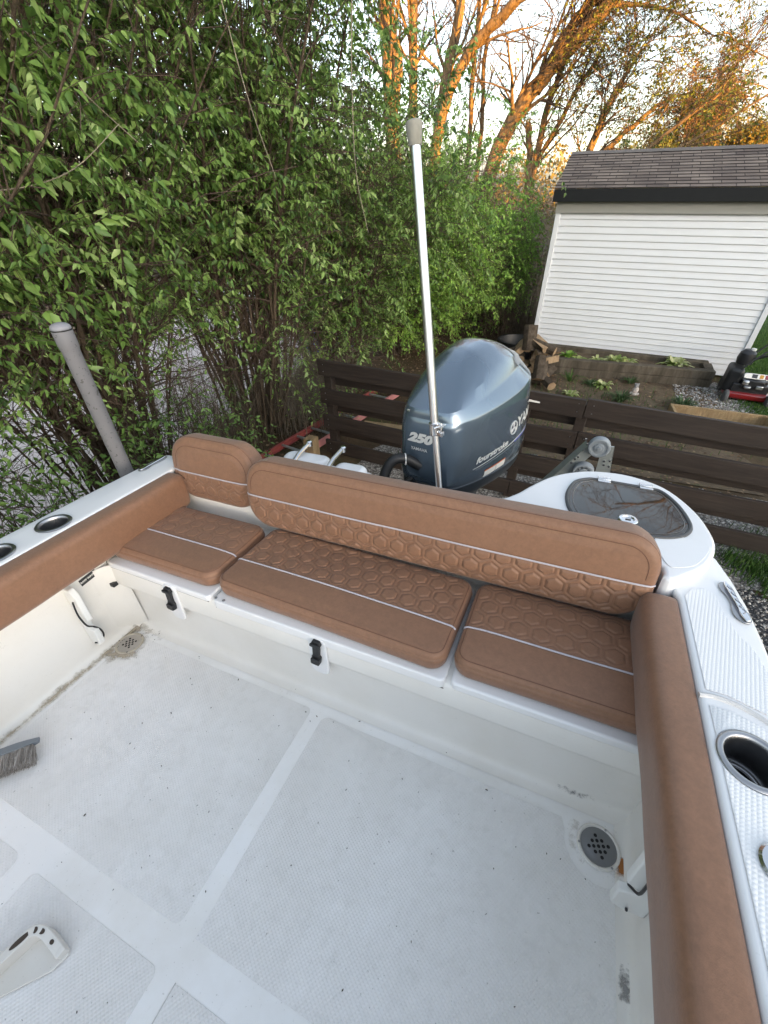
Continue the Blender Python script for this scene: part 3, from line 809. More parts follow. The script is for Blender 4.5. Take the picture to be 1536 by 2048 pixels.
# lettering
def fr_front(u, z, roll=0):
    # text reads left to right when seen from the boat: +u; surface faces the bow (-v)
    X = Vector((ct, -st_, 0)); Y = Vector((0, 0, 1)); Z = Vector((-st_, -ct, 0))
    f = Matrix((X, Y, Z)).transposed().to_4x4(); f.translation = ml(u, 0, z); return f @ Matrix.Rotation(R(roll), 4, 'Z')
def fr_side(v, z, roll=0):
    X = Vector((st_, ct, 0)); Y = Vector((0, 0, 1)); Z = Vector((ct, -st_, 0))
    f = Matrix((X, Y, Z)).transposed().to_4x4(); f.translation = ml(.30, v, z); return f @ Matrix.Rotation(R(roll), 4, 'Z')
text('250', .062, DECAL, 'horsepower_number', motor, fr_front(-.030, .655, 0), shear=.28, bold=.0042, surf=SURF, sx=1.42)
text('YAMAHA', .023, DECAL, 'maker_name', motor, fr_front(-.030, .598, 0), bold=.0003, surf=SURF)
text('fourstroke', .046, DECAL, 'engine_lettering', motor, fr_side(.285, .540, 6), shear=.35, bold=.0016, surf=SURF, sx=1.32)
text('YAMAHA', .088, DECAL, 'maker_name', motor, fr_side(.690, .655, 6), bold=.0022, surf=SURF)
def decal(pts2, fr, mat, name, lift=.0022, n=14):
    m = MB(); vs = []
    d = (fr.to_3x3() @ Vector((0, 0, -1))).normalized()
    (x0, y0), (x1, y1), (x2, y2), (x3, y3) = pts2
    for i in range(n + 1):
        t = i / n
        for s_ in (0, .5, 1):
            a = (x0 + (x1 - x0) * t, y0 + (y1 - y0) * t); b = (x3 + (x2 - x3) * t, y3 + (y2 - y3) * t)
            p = fr @ Vector((a[0] + (b[0] - a[0]) * s_, a[1] + (b[1] - a[1]) * s_, 0))
            h, nr, ix, ds = SURF.ray_cast(p - d * .6, d)
            if h is not None: p = h + nr * lift * (1 if nr.dot(d) < 0 else -1)
            vs.append(p)
    m.add(vs, [(i * 3 + k, i * 3 + k + 1, i * 3 + k + 4, i * 3 + k + 3) for i in range(n) for k in range(2)])
    return m.build(name, mat, motor)
fs_ = fr_side(.40, .52, 0)
decal([(-.26, -.035), (.40, .060), (.40, .070), (-.26, -.031)], fs_, DECAL, 'stripe', n=24)
decal([(.10, .007), (.40, .047), (.40, .057), (.10, .0165)], fs_, DECALB, 'stripe', n=16)
decal([(-.24, -.043), (.1, -.002), (.1, .002), (-.24, -.0395)], fs_, DECALG, 'stripe', n=16)
# tuning-fork roundel
fe = fr_side(.470, .622, 6)
m = MB(); d_ = (fe.to_3x3() @ Vector((0, 0, -1))).normalized()
def onsurf(x, y, lift=.0026):
    p = fe @ Vector((x, y, 0)); h, nr, ix, ds = SURF.ray_cast(p - d_ * .6, d_)
    return (h + nr * lift * (1 if nr.dot(d_) < 0 else -1)) if h is not None else p
m.tube([onsurf(.036 * math.cos(a), .036 * math.sin(a)) for a in np.linspace(0, 2 * math.pi, 41)], .0032, 6)
for k in range(3):
    a = R(90 + 120 * k)
    m.tube([onsurf(t * math.cos(a), t * math.sin(a)) for t in (.0, .012, .024, .034)], .003, 6)
    for s_ in (-1, 1):
        m.tube([onsurf(t * math.cos(a) - s_ * .0062 * math.sin(a), t * math.sin(a) + s_ * .0062 * math.cos(a)) for t in (.012, .02, .028)], .0018, 5)
m.build('roundel', DECAL, motor)
fl = fr_side(.335, .435, 4)
decal([(-.10, -.022), (.085, -.022), (.085, .016), (-.10, .016)], fl, LABW, 'warning_label', n=10)
decal([(-.10, .016), (.085, .016), (.085, .0235), (-.10, .0235)], fl, ORNG, 'label_stripe', lift=.0026, n=10)
decal([(-.005, -.020), (.0, -.020), (.0, .015), (-.005, .015)], fl, DECALG, 'label_stripe', lift=.003, n=2)
fl = fr_side(.72, .475, 4)
decal([(-.045, -.008), (.045, -.008), (.045, .008), (-.045, .008)], fl, LABW, 'warning_label', n=6)
# rigging tube, bracket, midsection and lower unit
m = MB(); m.tube(spline([(-.64, 1.88, .50), (-.70, 1.845, .545), (-.752, 1.81, .548), (-.785, 1.78, .50), (-.795, 1.75, .42), (-.795, 1.70, .22), (-.78, 1.50, .12)], 6), .027, 14)
hs = m.build('rigging_tube', BLK, motor)
MB().tube([(-.705 - .026 * math.cos(a) * .45 , 1.842 + .0288 * math.cos(a) * .75, .545 + .0288 * math.sin(a)) for a in np.linspace(0, 2 * math.pi, 25)], .004, 6).build('clamp_ring', PLW, hs)
m = MB(); m.tube(spline([(-.68, 1.90, .42), (-.72, 1.86, .38), (-.73, 1.78, .28), (-.72, 1.6, .22)], 5), .012, 8); m.tube(spline([(-.66, 1.90, .40), (-.66, 1.82, .34), (-.68, 1.7, .2)], 5), .009, 8)
m.build('cable', BLK, motor)
m = MB(); m.box((-.612, 1.62, .10), (.34, .30, .46)); m.box((-.612, 1.80, .16), (.22, .20, .30)); m.build('transom_bracket', MDARK, motor, bevel=.02)
m = MB()
def sec(v0, v1, hw, z):
    return [ml(u, v, z) for v, u in ((v0, 0), (v0 + .05, hw * .7), (v0 + .14, hw), ((v0 + v1) / 2, hw), (v1 - .08, hw * .5), (v1, 0), (v1 - .08, -hw * .5), ((v0 + v1) / 2, -hw), (v0 + .14, -hw), (v0 + .05, -hw * .7))]
L = [sec(.10, .70, .17, .33), sec(.12, .66, .15, .2), sec(.14, .60, .11, 0), sec(.16, .56, .09, -.3), sec(.18, .60, .07, -.52), sec(.20, .66, .05, -.60), sec(.24, .62, .03, -.70)]
vs = [p for l in L for p in l]; n = 10
m.add(vs, [(j * n + i, j * n + (i + 1) % n, (j + 1) * n + (i + 1) % n, (j + 1) * n + i) for j in range(len(L) - 1) for i in range(n)] + [tuple(range(n))[::-1], tuple(range(60, 70))])
m.build('midsection', MPAINT2, motor, angle=50)
m = MB(); m.prism([ml(u, v, 0)[:2] for v, u in ((.10, 0), (.2, .09), (.6, .12), (.78, .10), (.78, -.10), (.6, -.12), (.2, -.09))], -.545, -.53); m.build('ventilation_plate', MPAINT2, motor)
m = MB(); q = Matrix((Vector((ct, -st_, 0)), Vector((0, 0, 1)), Vector((st_, ct, 0)))).transposed()
m.lathe([(0, -.28), (.03, -.25), (.055, -.16), (.06, 0), (.055, .12), (.05, .2), (0, .2)], ml(0, .44, -.74), 16, rot=q); m.add([ml(0, .30, -.79), ml(0, .58, -.79), ml(0, .55, -.94), ml(0, .45, -.95)], [(0, 1, 2, 3)]); m.build('gearcase', MPAINT2, motor)
m = MB(); m.lathe([(.05, 0), (.045, .11), (0, .13)], ml(0, .64, -.74), 14, rot=q)
for k in range(3):
    a = R(120 * k + 20); ax = Vector((math.cos(a), 0, math.sin(a))); tn = Vector((-math.sin(a), 0, math.cos(a)))
    b0 = Vector(ml(0, .69, -.74))
    P = [b0 + ax * r_ + tn * w + Vector((0, y, 0)) for r_, w, y in ((.04, -.03, -.03), (.10, -.075, -.05), (.18, -.05, -.035), (.195, .02, .01), (.14, .075, .05), (.04, .03, .03))]
    m.add(P, [(0, 1, 2, 3, 4, 5)])
m.build('propeller', SSD, motor, smooth=False)

# ================================================================ POLE, TRAILER
pole = thing('support_pole', 'slender white-silver telescoping pole with a grey rubber tip, leaning behind the long backrest', 'pole', (-.383, 1.395, .60), boat=True)
A, B = Vector((-.383, 1.395, .601)), Vector((-.537, 1.452, 1.756))
at = lambda t: A + (B - A) * t
MB().tube([at(0), at(.30)], .0122, 16).build('lower_tube', ALU, pole)
MB().tube([at(.262), at(.975)], .0145, 18).build('upper_tube', ALU, pole)
ax = (B - A).normalized(); rq = ax.to_track_quat('Z', 'Y').to_matrix()
MB().lathe([(0, -.042), (.0165, -.042), (.0185, -.038), (.0222, -.008), (.0235, .002), (.0225, .009), (.018, .013), (0, .014)], at(1.0), 24, rot=rq).build('rubber_tip', CAPR, pole)
MB().lathe([(0, 0), (.017, 0), (.017, .012), (0, .012)], at(0), 16, rot=rq).build('foot', CAPR, pole)
cl = MB(); c0 = at(.272)
cl.lathe([(.0195, -.020), (.0195, .020)], c0, 18, rot=rq); cl.lathe([(.0135, -.026), (.0205, -.026), (.0205, -.018)], c0, 18, rot=rq); cl.lathe([(.0205, .012), (.0215, .014), (.0215, .020), (.016, .021)], c0, 18, rot=rq)
side = Vector((.93, -.36, 0))
cl.bar(c0 + side * .014 - ax * .016, c0 + side * .034 - ax * .016, .022, .014); cl.bar(c0 + side * .014 + ax * .013, c0 + side * .034 + ax * .013, .022, .014)
cl.tube([c0 + side * .030 - ax * .026, c0 + side * .030 + ax * .024], .0045, 8)
cl.tube([c0 + side * .028 + Vector((-.018, -.03, 0)) + ax * .013, c0 + side * .028 + Vector((.012, .02, 0)) + ax * .013], .0038, 8)
cl.build('clamp', SS, pole, bevel=.001)

tr = thing('boat_trailer', 'boat trailer with a tall grey PVC guide post beside the left gunwale', 'trailer', (-.6, -.8, 0))
m = MB()
for x in (-1.62, .46): m.bar((x, -5.5 + .6, .50), (x, 1.2, .50), .08, .14)
m.bar((-1.62, 1.16, .5), (.46, 1.16, .5), .08, .12); m.bar((-1.62, -2.5, .5), (.46, -2.5, .5), .08, .12); m.bar((-1.62, -4.9, .5), (-.58, -7.2, .5), .08, .12); m.bar((.46, -4.9, .5), (-.58, -7.2, .5), .08, .12)
m.bar((-2.03, .95, .5), (-1.6, .95, .5), .07, .07); m.bar((-2.0, .95, .47), (-2.0, 1.15, .47), .07, .07)
m.build('frame', GALV, tr)
m = MB(); m.bar((-1.05, -4.0, .60), (-1.05, 1.1, .60), .10, .10); m.bar((-.12, -4.0, .60), (-.12, 1.1, .60), .10, .10); m.build('bunk', simple('bunk_carpet', (.03, .03, .035), .9), tr)
m = MB(); m.tube([(-1.8, -1.4, .36), (.65, -1.4, .36)], .035, 8); m.tube([(-1.8, -.6, .36), (.65, -.6, .36)], .035, 8); m.build('axle', GALV, tr)
for x in (-1.85, .68):
    for y in (-1.4, -.6):
        MB().lathe([(.19, -.10), (.30, -.10), (.345, -.07), (.35, 0), (.345, .07), (.30, .10), (.19, .10), (.18, .02), (.05, .04), (0, .04)], (x, y, .35), 28, rot=Matrix.Rotation(R(90), 3, 'Y')).build('wheel', BLK, tr)
gp = MB(); gp.lathe([(.0, .45), (.0350, .45), (.0350, 2.352), (.0362, 2.362), (.0392, 2.378), (.0394, 2.440), (.0375, 2.443)], (-2.0, 1.108, 0), 32)
g = gp.build('guide_post', PVC, tr)
g['label'] = 'tall grey pitted PVC guide post with a domed cap'
MB().lathe([(.0375, 2.4425), (.0392, 2.4455), (.0392, 2.450), (.036, 2.458), (.027, 2.465), (.013, 2.469), (0, 2.470)], (-2.0, 1.108, 0), 32).build('cap', simple('pvc_cap', (.235, .232, .25), .5, var=.1, vs=60), g)
MB().lathe([(.0375, 2.4397), (.0400, 2.440), (.0400, 2.4442), (.0375, 2.4447)], (-2.0, 1.108, 0), 32).build('cap_seam', DKHOLE, g)

# roller stand
rsn = thing('roller_stand', 'galvanised A-frame stand with two grey rollers between the boat and the fence', 'roller stand', (.2, 3.0, 0))
m = MB()
def plate(a, b, w0, w1, y, t=.008):
    a = Vector(a); b = Vector(b); d = (b - a).normalized(); s_ = Vector((d.z, 0, -d.x))
    ps = [a + s_ * w0 / 2, a - s_ * w0 / 2, b - s_ * w1 / 2, b + s_ * w1 / 2]
    m.add([p + Vector((0, y - t, 0)) for p in ps] + [p + Vector((0, y + t, 0)) for p in ps], [(0, 1, 2, 3), (7, 6, 5, 4)] + [(i, (i + 1) % 4, 4 + (i + 1) % 4, 4 + i) for i in range(4)])
plate((.235, 0, 1.475), (-.02, 0, 1.02), .075, .085, 3.0); plate((-.02, 0, 1.02), (-.34, 0, .0), .085, .075, 2.998)
m.add([(.175, 2.97, 1.44), (.155, 3.03, 1.45), (-.10, 3.03, 1.0), (-.075, 2.97, 1.0)], [(0, 1, 2, 3)])
plate((.305, 0, 1.435), (.335, 0, 1.12), .072, .105, 3.03); plate((.335, 0, 1.12), (.40, 0, .0), .105, .075, 3.032)
m.add([(.345, 3.02, 1.435), (.345, 3.06, 1.435), (.392, 3.06, 1.1), (.392, 3.02, 1.1)], [(0, 1, 2, 3)])
m.build('stand_frame', GALV, rsn)
yr = Matrix.Rotation(R(90), 3, 'X')
m = MB()
for x, z in ((.17, 1.44), (.15, 1.475), (.15, 1.39), (.135, 1.33), (.105, 1.275), (.12, 1.31), (.31, 1.32), (.345, 1.33), (.315, 1.29), (.35, 1.285)):
    m.lathe([(0, 0), (.008, 0), (.008, .006), (0, .007)], (x, 2.992 if x < .25 else 3.022, z), 8, rot=yr)
m.build('bolt', SS, rsn)
for x, z, rr in ((.245, 1.447, .071), (.195, 1.235, .071)):
    w = MB().lathe([(0, -.02), (.012, -.02), (.012, .005), (.028, .012), (.032, .004), (.050, .008), (.053, .014), (rr, .012), (rr, -.02), (0, -.02)][::-1] if False else [(rr, -.025), (rr, .020), (rr - .006, .026), (rr - .018, .026), (rr - .022, .018), (.034, .018), (.030, .026), (.016, .028), (.012, .034), (0, .034)], (x, 2.965, z), 32, rot=yr)
    w.build('roller', GREYR, rsn, angle=25)
m = MB()
for k in range(10):
    a = 2 * math.pi * k / 10
    m.lathe([(0, 0), (.008, 0), (.006, .01), (0, .011)], (.195 + .045 * math.cos(a), 2.945, 1.235 + .045 * math.sin(a)), 8, rot=yr)
m.build('roller_lug', SS, rsn)

# ================================================================ LOOSE THINGS ON THE COCKPIT FLOOR
br = thing('deck_brush', 'grey deck brush with worn grey bristles lying on the cockpit floor by the left wall', 'brush', (-1.49, .16, .0), boat=True)
a = Vector((-1.462, .242, .045)); b = Vector((-1.69, -.02, .045)); d = (b - a).normalized(); sd = Vector((-d.y, d.x, 0)); sd = sd if sd.x > 0 else -sd
m = MB()
pr = [a + d * t for t in np.linspace(0, .34, 12)]
prof_ = [(-.016, -.012), (.012, -.014), (.016, 0), (.012, .014), (-.016, .012), (-.024, 0)]
vs = []
for i, p in enumerate(pr):
    k = .5 if i == 0 else (.85 if i == 1 else 1)
    for s_, w in prof_: vs.append(p + sd * (s_ * k - (.004 if i == 0 else 0)) + Vector((0, 0, w * k)))
n = 6
m.add(vs, [(j * n + i, j * n + (i + 1) % n, (j + 1) * n + (i + 1) % n, (j + 1) * n + i) for j in range(11) for i in range(n)] + [tuple(range(n))[::-1], tuple(range(66, 72))])
m.build('brush_head', simple('brush_grey', (.16, .18, .20), .45), br, angle=50)
q = rs(2); N = 6500
t = q.uniform(.01, .33, N); w = q.uniform(-.011, .011, N); ln = q.uniform(.05, .066, N)
base = np.array(a)[None] + t[:, None] * np.array(d)[None] + np.array(sd)[None] * .012 + np.array([0, 0, 1])[None] * w[:, None]
dirv = np.array(sd)[None] + q.normal(0, .10, (N, 1)) * np.array(d)[None] - np.array([[0, 0, 1]]) * q.uniform(.1, .42, (N, 1))
dirv /= np.linalg.norm(dirv, axis=1, keepdims=True); tip = base + dirv * ln[:, None]
tip[:, 2] = np.maximum(tip[:, 2], .005); base[:, 2] = np.maximum(base[:, 2], .008)
o3 = np.cross(dirv, q.normal(0, 1, (N, 3))); o3 /= np.linalg.norm(o3, axis=1, keepdims=True); o3 *= .0007
Vb = np.stack([base - o3, base + o3, tip + o3 * .8, tip - o3 * .8], 1).reshape(-1, 3) - np.array(br['off'])
def tintmat(name, stops, rough=.7, trans=0, spec=.3):
    m = NT(name); at_ = m.n('ShaderNodeAttribute', attribute_name='tint')
    c = m.ramp(at_.outputs['Fac'], stops)
    m.set(col=c, rough=rough, spec=spec)
    if trans:
        tl = m.n('ShaderNodeBsdfTranslucent'); m.l(c, tl.inputs[0]); mx = m.n('ShaderNodeMixShader'); mx.inputs[0].default_value = trans
        m.l(m.p.outputs[0], mx.inputs[1]); m.l(tl.outputs[0], mx.inputs[2]); m.l(mx.outputs[0], m.out.inputs[0])
    return m.mat
np_mesh('bristles', Vb, np.arange(4 * N).reshape(-1, 4), tintmat('bristle', [(0, (.16, .14, .12)), (.5, (.34, .31, .28)), (1, (.52, .49, .46))]), br, tint=np.repeat(q.rand(N), 4))
BHOLE = simple('bracket_hole', (.06, .045, .035), .9)
# white moulded bracket
bk = thing('plastic_bracket', 'old white moulded plastic bracket with oval holes lying on the cockpit floor', 'bracket', (-.96, -.11, .003), boat=True)
fr = Matrix.Translation((-.940, -.108, .0045)) @ Matrix.Rotation(R(34), 4, 'Z') @ Matrix.Scale(.92, 4)
m = MB(); m.prism([(-.125, -.056), (-.075, -.066), (.058, -.034), (.090, -.008), (.079, .013), (.008, .060), (-.02, .055), (-.125, -.03)], 0, .006, fr=fr); m.build('base_plate', PLOLD, bk, bevel=.002)
pth = spline([(-.125, -.050), (-.07, -.004), (-.018, .038), (.004, .047), (.028, .036), (.080, -.010)], 5)
ht = [interp(i, [0, len(pth) * .5, len(pth) - 1], [.050, .058, .030]) for i in range(len(pth))]
m = MB(); vs = []
for i, p in enumerate(pth):
    a0 = np.array(pth[max(0, i - 1)]); a1 = np.array(pth[min(len(pth) - 1, i + 1)]); tn = (a1 - a0) / np.linalg.norm(a1 - a0); nn = np.array([-tn[1], tn[0]])
    for s_, z in ((-.009, .004), (-.012, ht[i]), (.012, ht[i]), (.015, .004)): vs.append(fr @ Vector((p[0] + nn[0] * s_, p[1] + nn[1] * s_, z)))
m.add(vs, [(j * 4 + i, j * 4 + i + 1, (j + 1) * 4 + i + 1, (j + 1) * 4 + i) for j in range(len(pth) - 1) for i in range(3)] + [(0, 1, 2, 3), tuple(range(len(vs) - 4, len(vs)))[::-1]])
m.build('arched_wall', PLOLD, bk, bevel=.0025, seg=2)
for t, wd_, ln_ in ((.10, .006, .006), (.36, .007, .026), (.58, .007, .006), (.72, .006, .009), (.88, .005, .0065)):
    i = t * (len(pth) - 1); j = int(i); p = np.array(pth[j]) * (1 - i + j) + np.array(pth[min(j + 1, len(pth) - 1)]) * (i - j)
    tn = np.array(pth[min(j + 1, len(pth) - 1)]) - np.array(pth[max(0, j - 1)]); ang = math.atan2(tn[1], tn[0])
    z = interp(i, [0, len(pth) * .5, len(pth) - 1], [.050, .058, .030])
    fq = fr @ Matrix.Translation((p[0], p[1], z)) @ Matrix.Rotation(ang, 4, 'Z')
    m = MB().prism([(ln_ * math.cos(a), wd_ * math.sin(a)) for a in np.linspace(0, 2 * math.pi, 17)[:-1]], -.001, .0012, fr=fq)
    m.build('oval_hole', BHOLE, bk)
# ================================================================ SETTING
def gmat(name, stops, scale, bump=.4, bs=40, bd=.02, rough=.9, fine=None):
    m = NT(name)
    a = m.noise(scale, 8, .65)
    c = m.ramp(a, stops)
    f = m.noise(fine or scale * 9, 5, .7)
    c = m.mix(m.math('MULTIPLY', m.ramp(f, [(.35, 0), (.7, 1)]), .55), c, m.mix(.62, c, (0, 0, 0)))
    m.set(col=c, rough=rough, spec=.2)
    m.bump(m.noise(bs, 6, .7), bump, bd)
    return m.mat
def gravelmat(name, c0, c1, c2, scale):
    m = NT(name)
    v = m.n('ShaderNodeTexVoronoi'); m.l(m.tc, v.inputs['Vector']); v.inputs['Scale'].default_value = scale
    c = m.ramp(m.n('ShaderNodeSeparateColor').outputs[0], [(0, c0), (.5, c1), (1, c2)])
    sep = [n for n in m.t.nodes if n.bl_idname == 'ShaderNodeSeparateColor'][0]; m.l(v.outputs['Color'], sep.inputs[0])
    dk = m.ramp(v.outputs['Distance'], [(.25, 1), (.75, .25)])
    c = m.mix(1.0, c, dk, 'MULTIPLY')
    m.set(col=c, rough=.85)
    inv = m.math('SUBTRACT', 1.0, v.outputs['Distance']); m.bump(inv, .8, .012)
    return m.mat
LITTER = gmat('leaf_litter', [(.3, (.055, .038, .022)), (.5, (.11, .075, .042)), (.62, (.085, .075, .035)), (.75, (.07, .10, .03))], 1.6, .6, 30, .03)
ROADM = gmat('pale_road', [(.3, (.60, .52, .48)), (.55, (.72, .62, .575)), (.8, (.52, .44, .40))], .9, .25, 60, .01, fine=40)
ASPH = gravelmat('asphalt_drive', (.035, .036, .04), (.055, .055, .06), (.14, .135, .13), 70)
GRAV = gravelmat('gravel', (.16, .14, .12), (.30, .27, .24), (.50, .47, .43), 42)
SOIL = gmat('garden_soil', [(.3, (.085, .06, .04)), (.55, (.17, .125, .08)), (.68, (.15, .135, .07)), (.8, (.07, .12, .035))], 3.5, .7, 45, .025)
LAWN = gmat('lawn_green', [(.3, (.035, .075, .015)), (.6, (.06, .125, .022)), (.8, (.09, .14, .04))], 2.5, .8, 60, .03)
VERGE = gmat('verge', [(.3, (.22, .13, .075)), (.5, (.30, .20, .13)), (.7, (.13, .14, .06))], .8, .5, 20, .03)
def sheet(name, pts, z, mat):
    o = MB().add([(x, y, z) for x, y in pts], [tuple(range(len(pts)))]).build(name, mat, None, off=(0, 0, 0), smooth=False)
    return tag(o, kind='structure')
sheet('ground', [(-260, -260), (260, -260), (260, 260), (-260, 260)], 0, LITTER)
def wob(pts, amp, n, seed):
    q = rs(seed); o = []
    for i in range(len(pts)):
        p, p2 = np.array(pts[i]), np.array(pts[(i + 1) % len(pts)])
        for k in range(n): o.append(tuple(p + (p2 - p) * k / n + q.normal(0, amp, 2)))
    return o
sheet('road', wob([(-9.6, -30), (-4.9, -30), (-4.9, 3), (-5.0, 6), (-5.6, 9), (-7.0, 13), (-10.5, 16), (-13, 12)], .06, 6, 1), .004, ROADM)
sheet('roadside_verge', wob([(-13.5, -30), (-9.6, -30), (-9.8, 8), (-13, 12), (-16, 12)], .1, 6, 2), .0085, VERGE)
sheet('driveway', wob([(-3.2, -30), (2.7, -30), (2.6, 3.3), (1.9, 3.75), (-.2, 3.4), (-2.9, 3.2)], .05, 6, 3), .004, ASPH)
sheet('gravel_bed', wob([(-2.6, 3.2), (-.2, 3.35), (1.9, 3.7), (2.5, 3.4), (3.6, 4.0), (3.4, 5.4), (-2.2, 5.2)], .05, 6, 4), .008, GRAV)
sheet('garden_soil', wob([(-1.6, 5.2), (2.3, 5.4), (2.2, 7.4), (2.05, 8.9), (-.9, 8.9), (-1.6, 8.2)], .05, 6, 5), .012, SOIL)
sheet('gravel_path', wob([(1.55, 7.0), (2.7, 6.9), (3.2, 8.2), (2.5, 9.2), (2.0, 9.2), (2.0, 8.2)], .05, 6, 6), .016, GRAV)
sheet('lawn', wob([(2.55, 8.2), (4.5, 6), (30, 6), (30, 40), (2.68, 40), (2.68, 9.6)], .05, 8, 7), .020, LAWN)
# unseen ridge added behind the camera to keep low sun off the yard
hm = MB(); hs_ = []; SUNH = Vector((math.sin(R(125)), math.cos(R(125)), 0)); ALONG = Vector((-SUNH.y, SUNH.x, 0))
for i, wv in enumerate((-24, -12, 0, 30, 60)):
    for k in range(25):
        u = -75 + 150 * k / 24
        z = [0, 9.5, 15.8, 15.2, 0][i] + (.25 * math.sin(u * .11 + i) + .2 * math.sin(u * .29)) * (0 < i < 4)
        z *= float(np.clip((75 - abs(u)) / 12, 0, 1))
        p = SUNH * (85.5 + wv) + ALONG * u
        hs_.append((p.x, p.y, z))
hm.add(hs_, [(j * 25 + i, j * 25 + i + 1, (j + 1) * 25 + i + 1, (j + 1) * 25 + i) for j in range(4) for i in range(24)])
tag(hm.build('added_shade_ridge', LITTER, None, off=(0, 0, 0)), kind='structure')

# stones and grass as loose ground cover
def scatter_stones(name, label, n, box, s0, s1, mat, seed, z=.008):
    q = rs(seed); x0, x1, y0, y1 = box
    X = np.stack([q.uniform(x0, x1, n), q.uniform(y0, y1, n), np.full(n, z)], 1)
    s = q.uniform(s0, s1, (n, 1, 1)) * q.uniform(.6, 1.2, (n, 1, 3)) * np.array([1, 1, .6])
    O = np.array([(1, 0, 0), (-1, 0, 0), (0, 1, 0), (0, -1, 0), (0, 0, 1), (0, 0, -.6)], float)[None] * (1 + q.normal(0, .15, (n, 6, 3)))
    a = q.uniform(0, 6.28, n); c, sn = np.cos(a), np.sin(a); Rz = np.zeros((n, 3, 3)); Rz[:, 0, 0] = c; Rz[:, 0, 1] = -sn; Rz[:, 1, 0] = sn; Rz[:, 1, 1] = c; Rz[:, 2, 2] = 1
    V = np.einsum('nij,nkj->nki', Rz, O * s) + X[:, None]
    T = np.array([(0, 2, 4), (2, 1, 4), (1, 3, 4), (3, 0, 4), (2, 0, 5), (1, 2, 5), (3, 1, 5), (0, 3, 5)])
    F = (np.arange(n)[:, None, None] * 6 + T[None]).reshape(-1, 3)
    o = np_mesh(name, V.reshape(-1, 3), F, mat, tint=np.repeat(q.rand(n), 6)); tag(o, label, 'gravel', kind='stuff'); return o
STONE = tintmat('stone', [(0, (.10, .09, .085)), (.4, (.26, .24, .22)), (.8, (.42, .40, .37)), (1, (.60, .58, .55))], .85)
scatter_stones('gravel_stones', 'loose pale gravel between the driveway and the dark fence', 7000, (.2, 3.2, 3.0, 5.3), .008, .022, STONE, 3)
scatter_stones('driveway_chips', 'pale stone chips scattered over the dark driveway beside the boat', 3000, (.7, 2.6, 1.0, 3.6), .005, .013, STONE, 4, .005)
scatter_stones('path_stones', 'pale gravel around the red lawn mower', 3500, (1.55, 2.9, 6.9, 9.0), .010, .026, STONE, 5, .017)
DRYLEAF = tintmat('dry_leaf', [(0, (.06, .035, .018)), (.5, (.16, .095, .05)), (1, (.28, .19, .11))], .8)
def flat_leaves(name, label, n, boxes, seed, s0=.025, s1=.06):
    q = rs(seed); A = []
    for (x0, x1, y0, y1), k in boxes: A.append(np.stack([q.uniform(x0, x1, int(n * k)), q.uniform(y0, y1, int(n * k)), q.uniform(.012, .05, int(n * k))], 1))
    X = np.concatenate(A); N = len(X); d = q.normal(0, 1, (N, 3)) * [1, 1, .25]; d /= np.linalg.norm(d, axis=1, keepdims=True)
    w = np.cross(d, [0, 0, 1]) + q.normal(0, .25, (N, 3)); L = q.uniform(s0, s1, (N, 1))
    V = np.stack([X, X + d * L * .5 + w * L * .3, X + d * L, X + d * L * .5 - w * L * .3], 1).reshape(-1, 3); V[:, 2] = np.maximum(V[:, 2], .01)
    return tag(np_mesh(name, V, np.arange(4 * N).reshape(-1, 4), DRYLEAF, tint=np.repeat(q.rand(N), 4)), label, 'leaf litter', kind='stuff')
flat_leaves('fallen_leaves', 'dry brown leaves lying under the hedge and over the garden soil', 9000, [((-4.9, -2.9, -1, 9), .5), ((-3.6, -1.0, 5, 12), .25), ((-1.4, 2.2, 5.2, 8.8), .25)], 9)
GRASS = tintmat('grass_blade', [(0, (.03, .07, .012)), (.6, (.06, .14, .02)), (1, (.13, .19, .05))], .6, .3)
def grass(name, label, n, spots, seed, h0, h1, wd=.004):
    q = rs(seed); A = []
    for (x, y, rx, ry), k in spots: A.append(np.stack([x + q.normal(0, rx, int(n * k)), y + q.normal(0, ry, int(n * k)), np.full(int(n * k), .01)], 1))
    X = np.concatenate(A); N = len(X); h = q.uniform(h0, h1, (N, 1)); a = q.uniform(0, 6.28, N)
    o = np.stack([np.cos(a), np.sin(a), np.zeros(N)], 1); sd = np.stack([-np.sin(a), np.cos(a), np.zeros(N)], 1) * wd
    le = q.uniform(.1, .8, (N, 1)); up = np.array([[0, 0, 1.]])
    V = np.stack([X - sd, X + sd, X + sd * .7 + o * h * le * .35 + up * h * .6, X - sd * .7 + o * h * le * .35 + up * h * .6, X + o * h * le + up * h * (1 - .3 * le)], 1)
    Q = np.concatenate([np.arange(N)[:, None] * 5 + np.array([[0, 1, 2, 3]]), np.arange(N)[:, None] * 5 + np.array([[3, 2, 4, 4]])])
    F4 = Q[:N]; T3 = Q[N:, :3]
    F = np.concatenate([F4[:, [0, 1, 2]], F4[:, [0, 2, 3]], T3])
    return tag(np_mesh(name, V.reshape(-1, 3), F, GRASS, tint=np.repeat(q.rand(N), 5)), label, 'grass', kind='stuff')
grass('lawn_grass', 'mown green grass behind the red lawn mower', 26000, [((3.6, 9.6, .6, 1.0), .45), ((2.9, 8.2, .22, .3), .15), ((3.6, 12.0, .7, 1.4), .4)], 1, .03, .08, .005)
grass('weed_grass', 'scruffy grass tufts and weeds growing through the gravel and garden soil', 3400, [((1.95, 4.0, .18, .12), .25), ((2.15, 3.75, .12, .1), .2), ((2.3, 4.4, .3, .2), .15), ((0.4, 7.0, .9, .8), .35), ((-1.6, 5.8, .6, .5), .25)], 2, .04, .14)

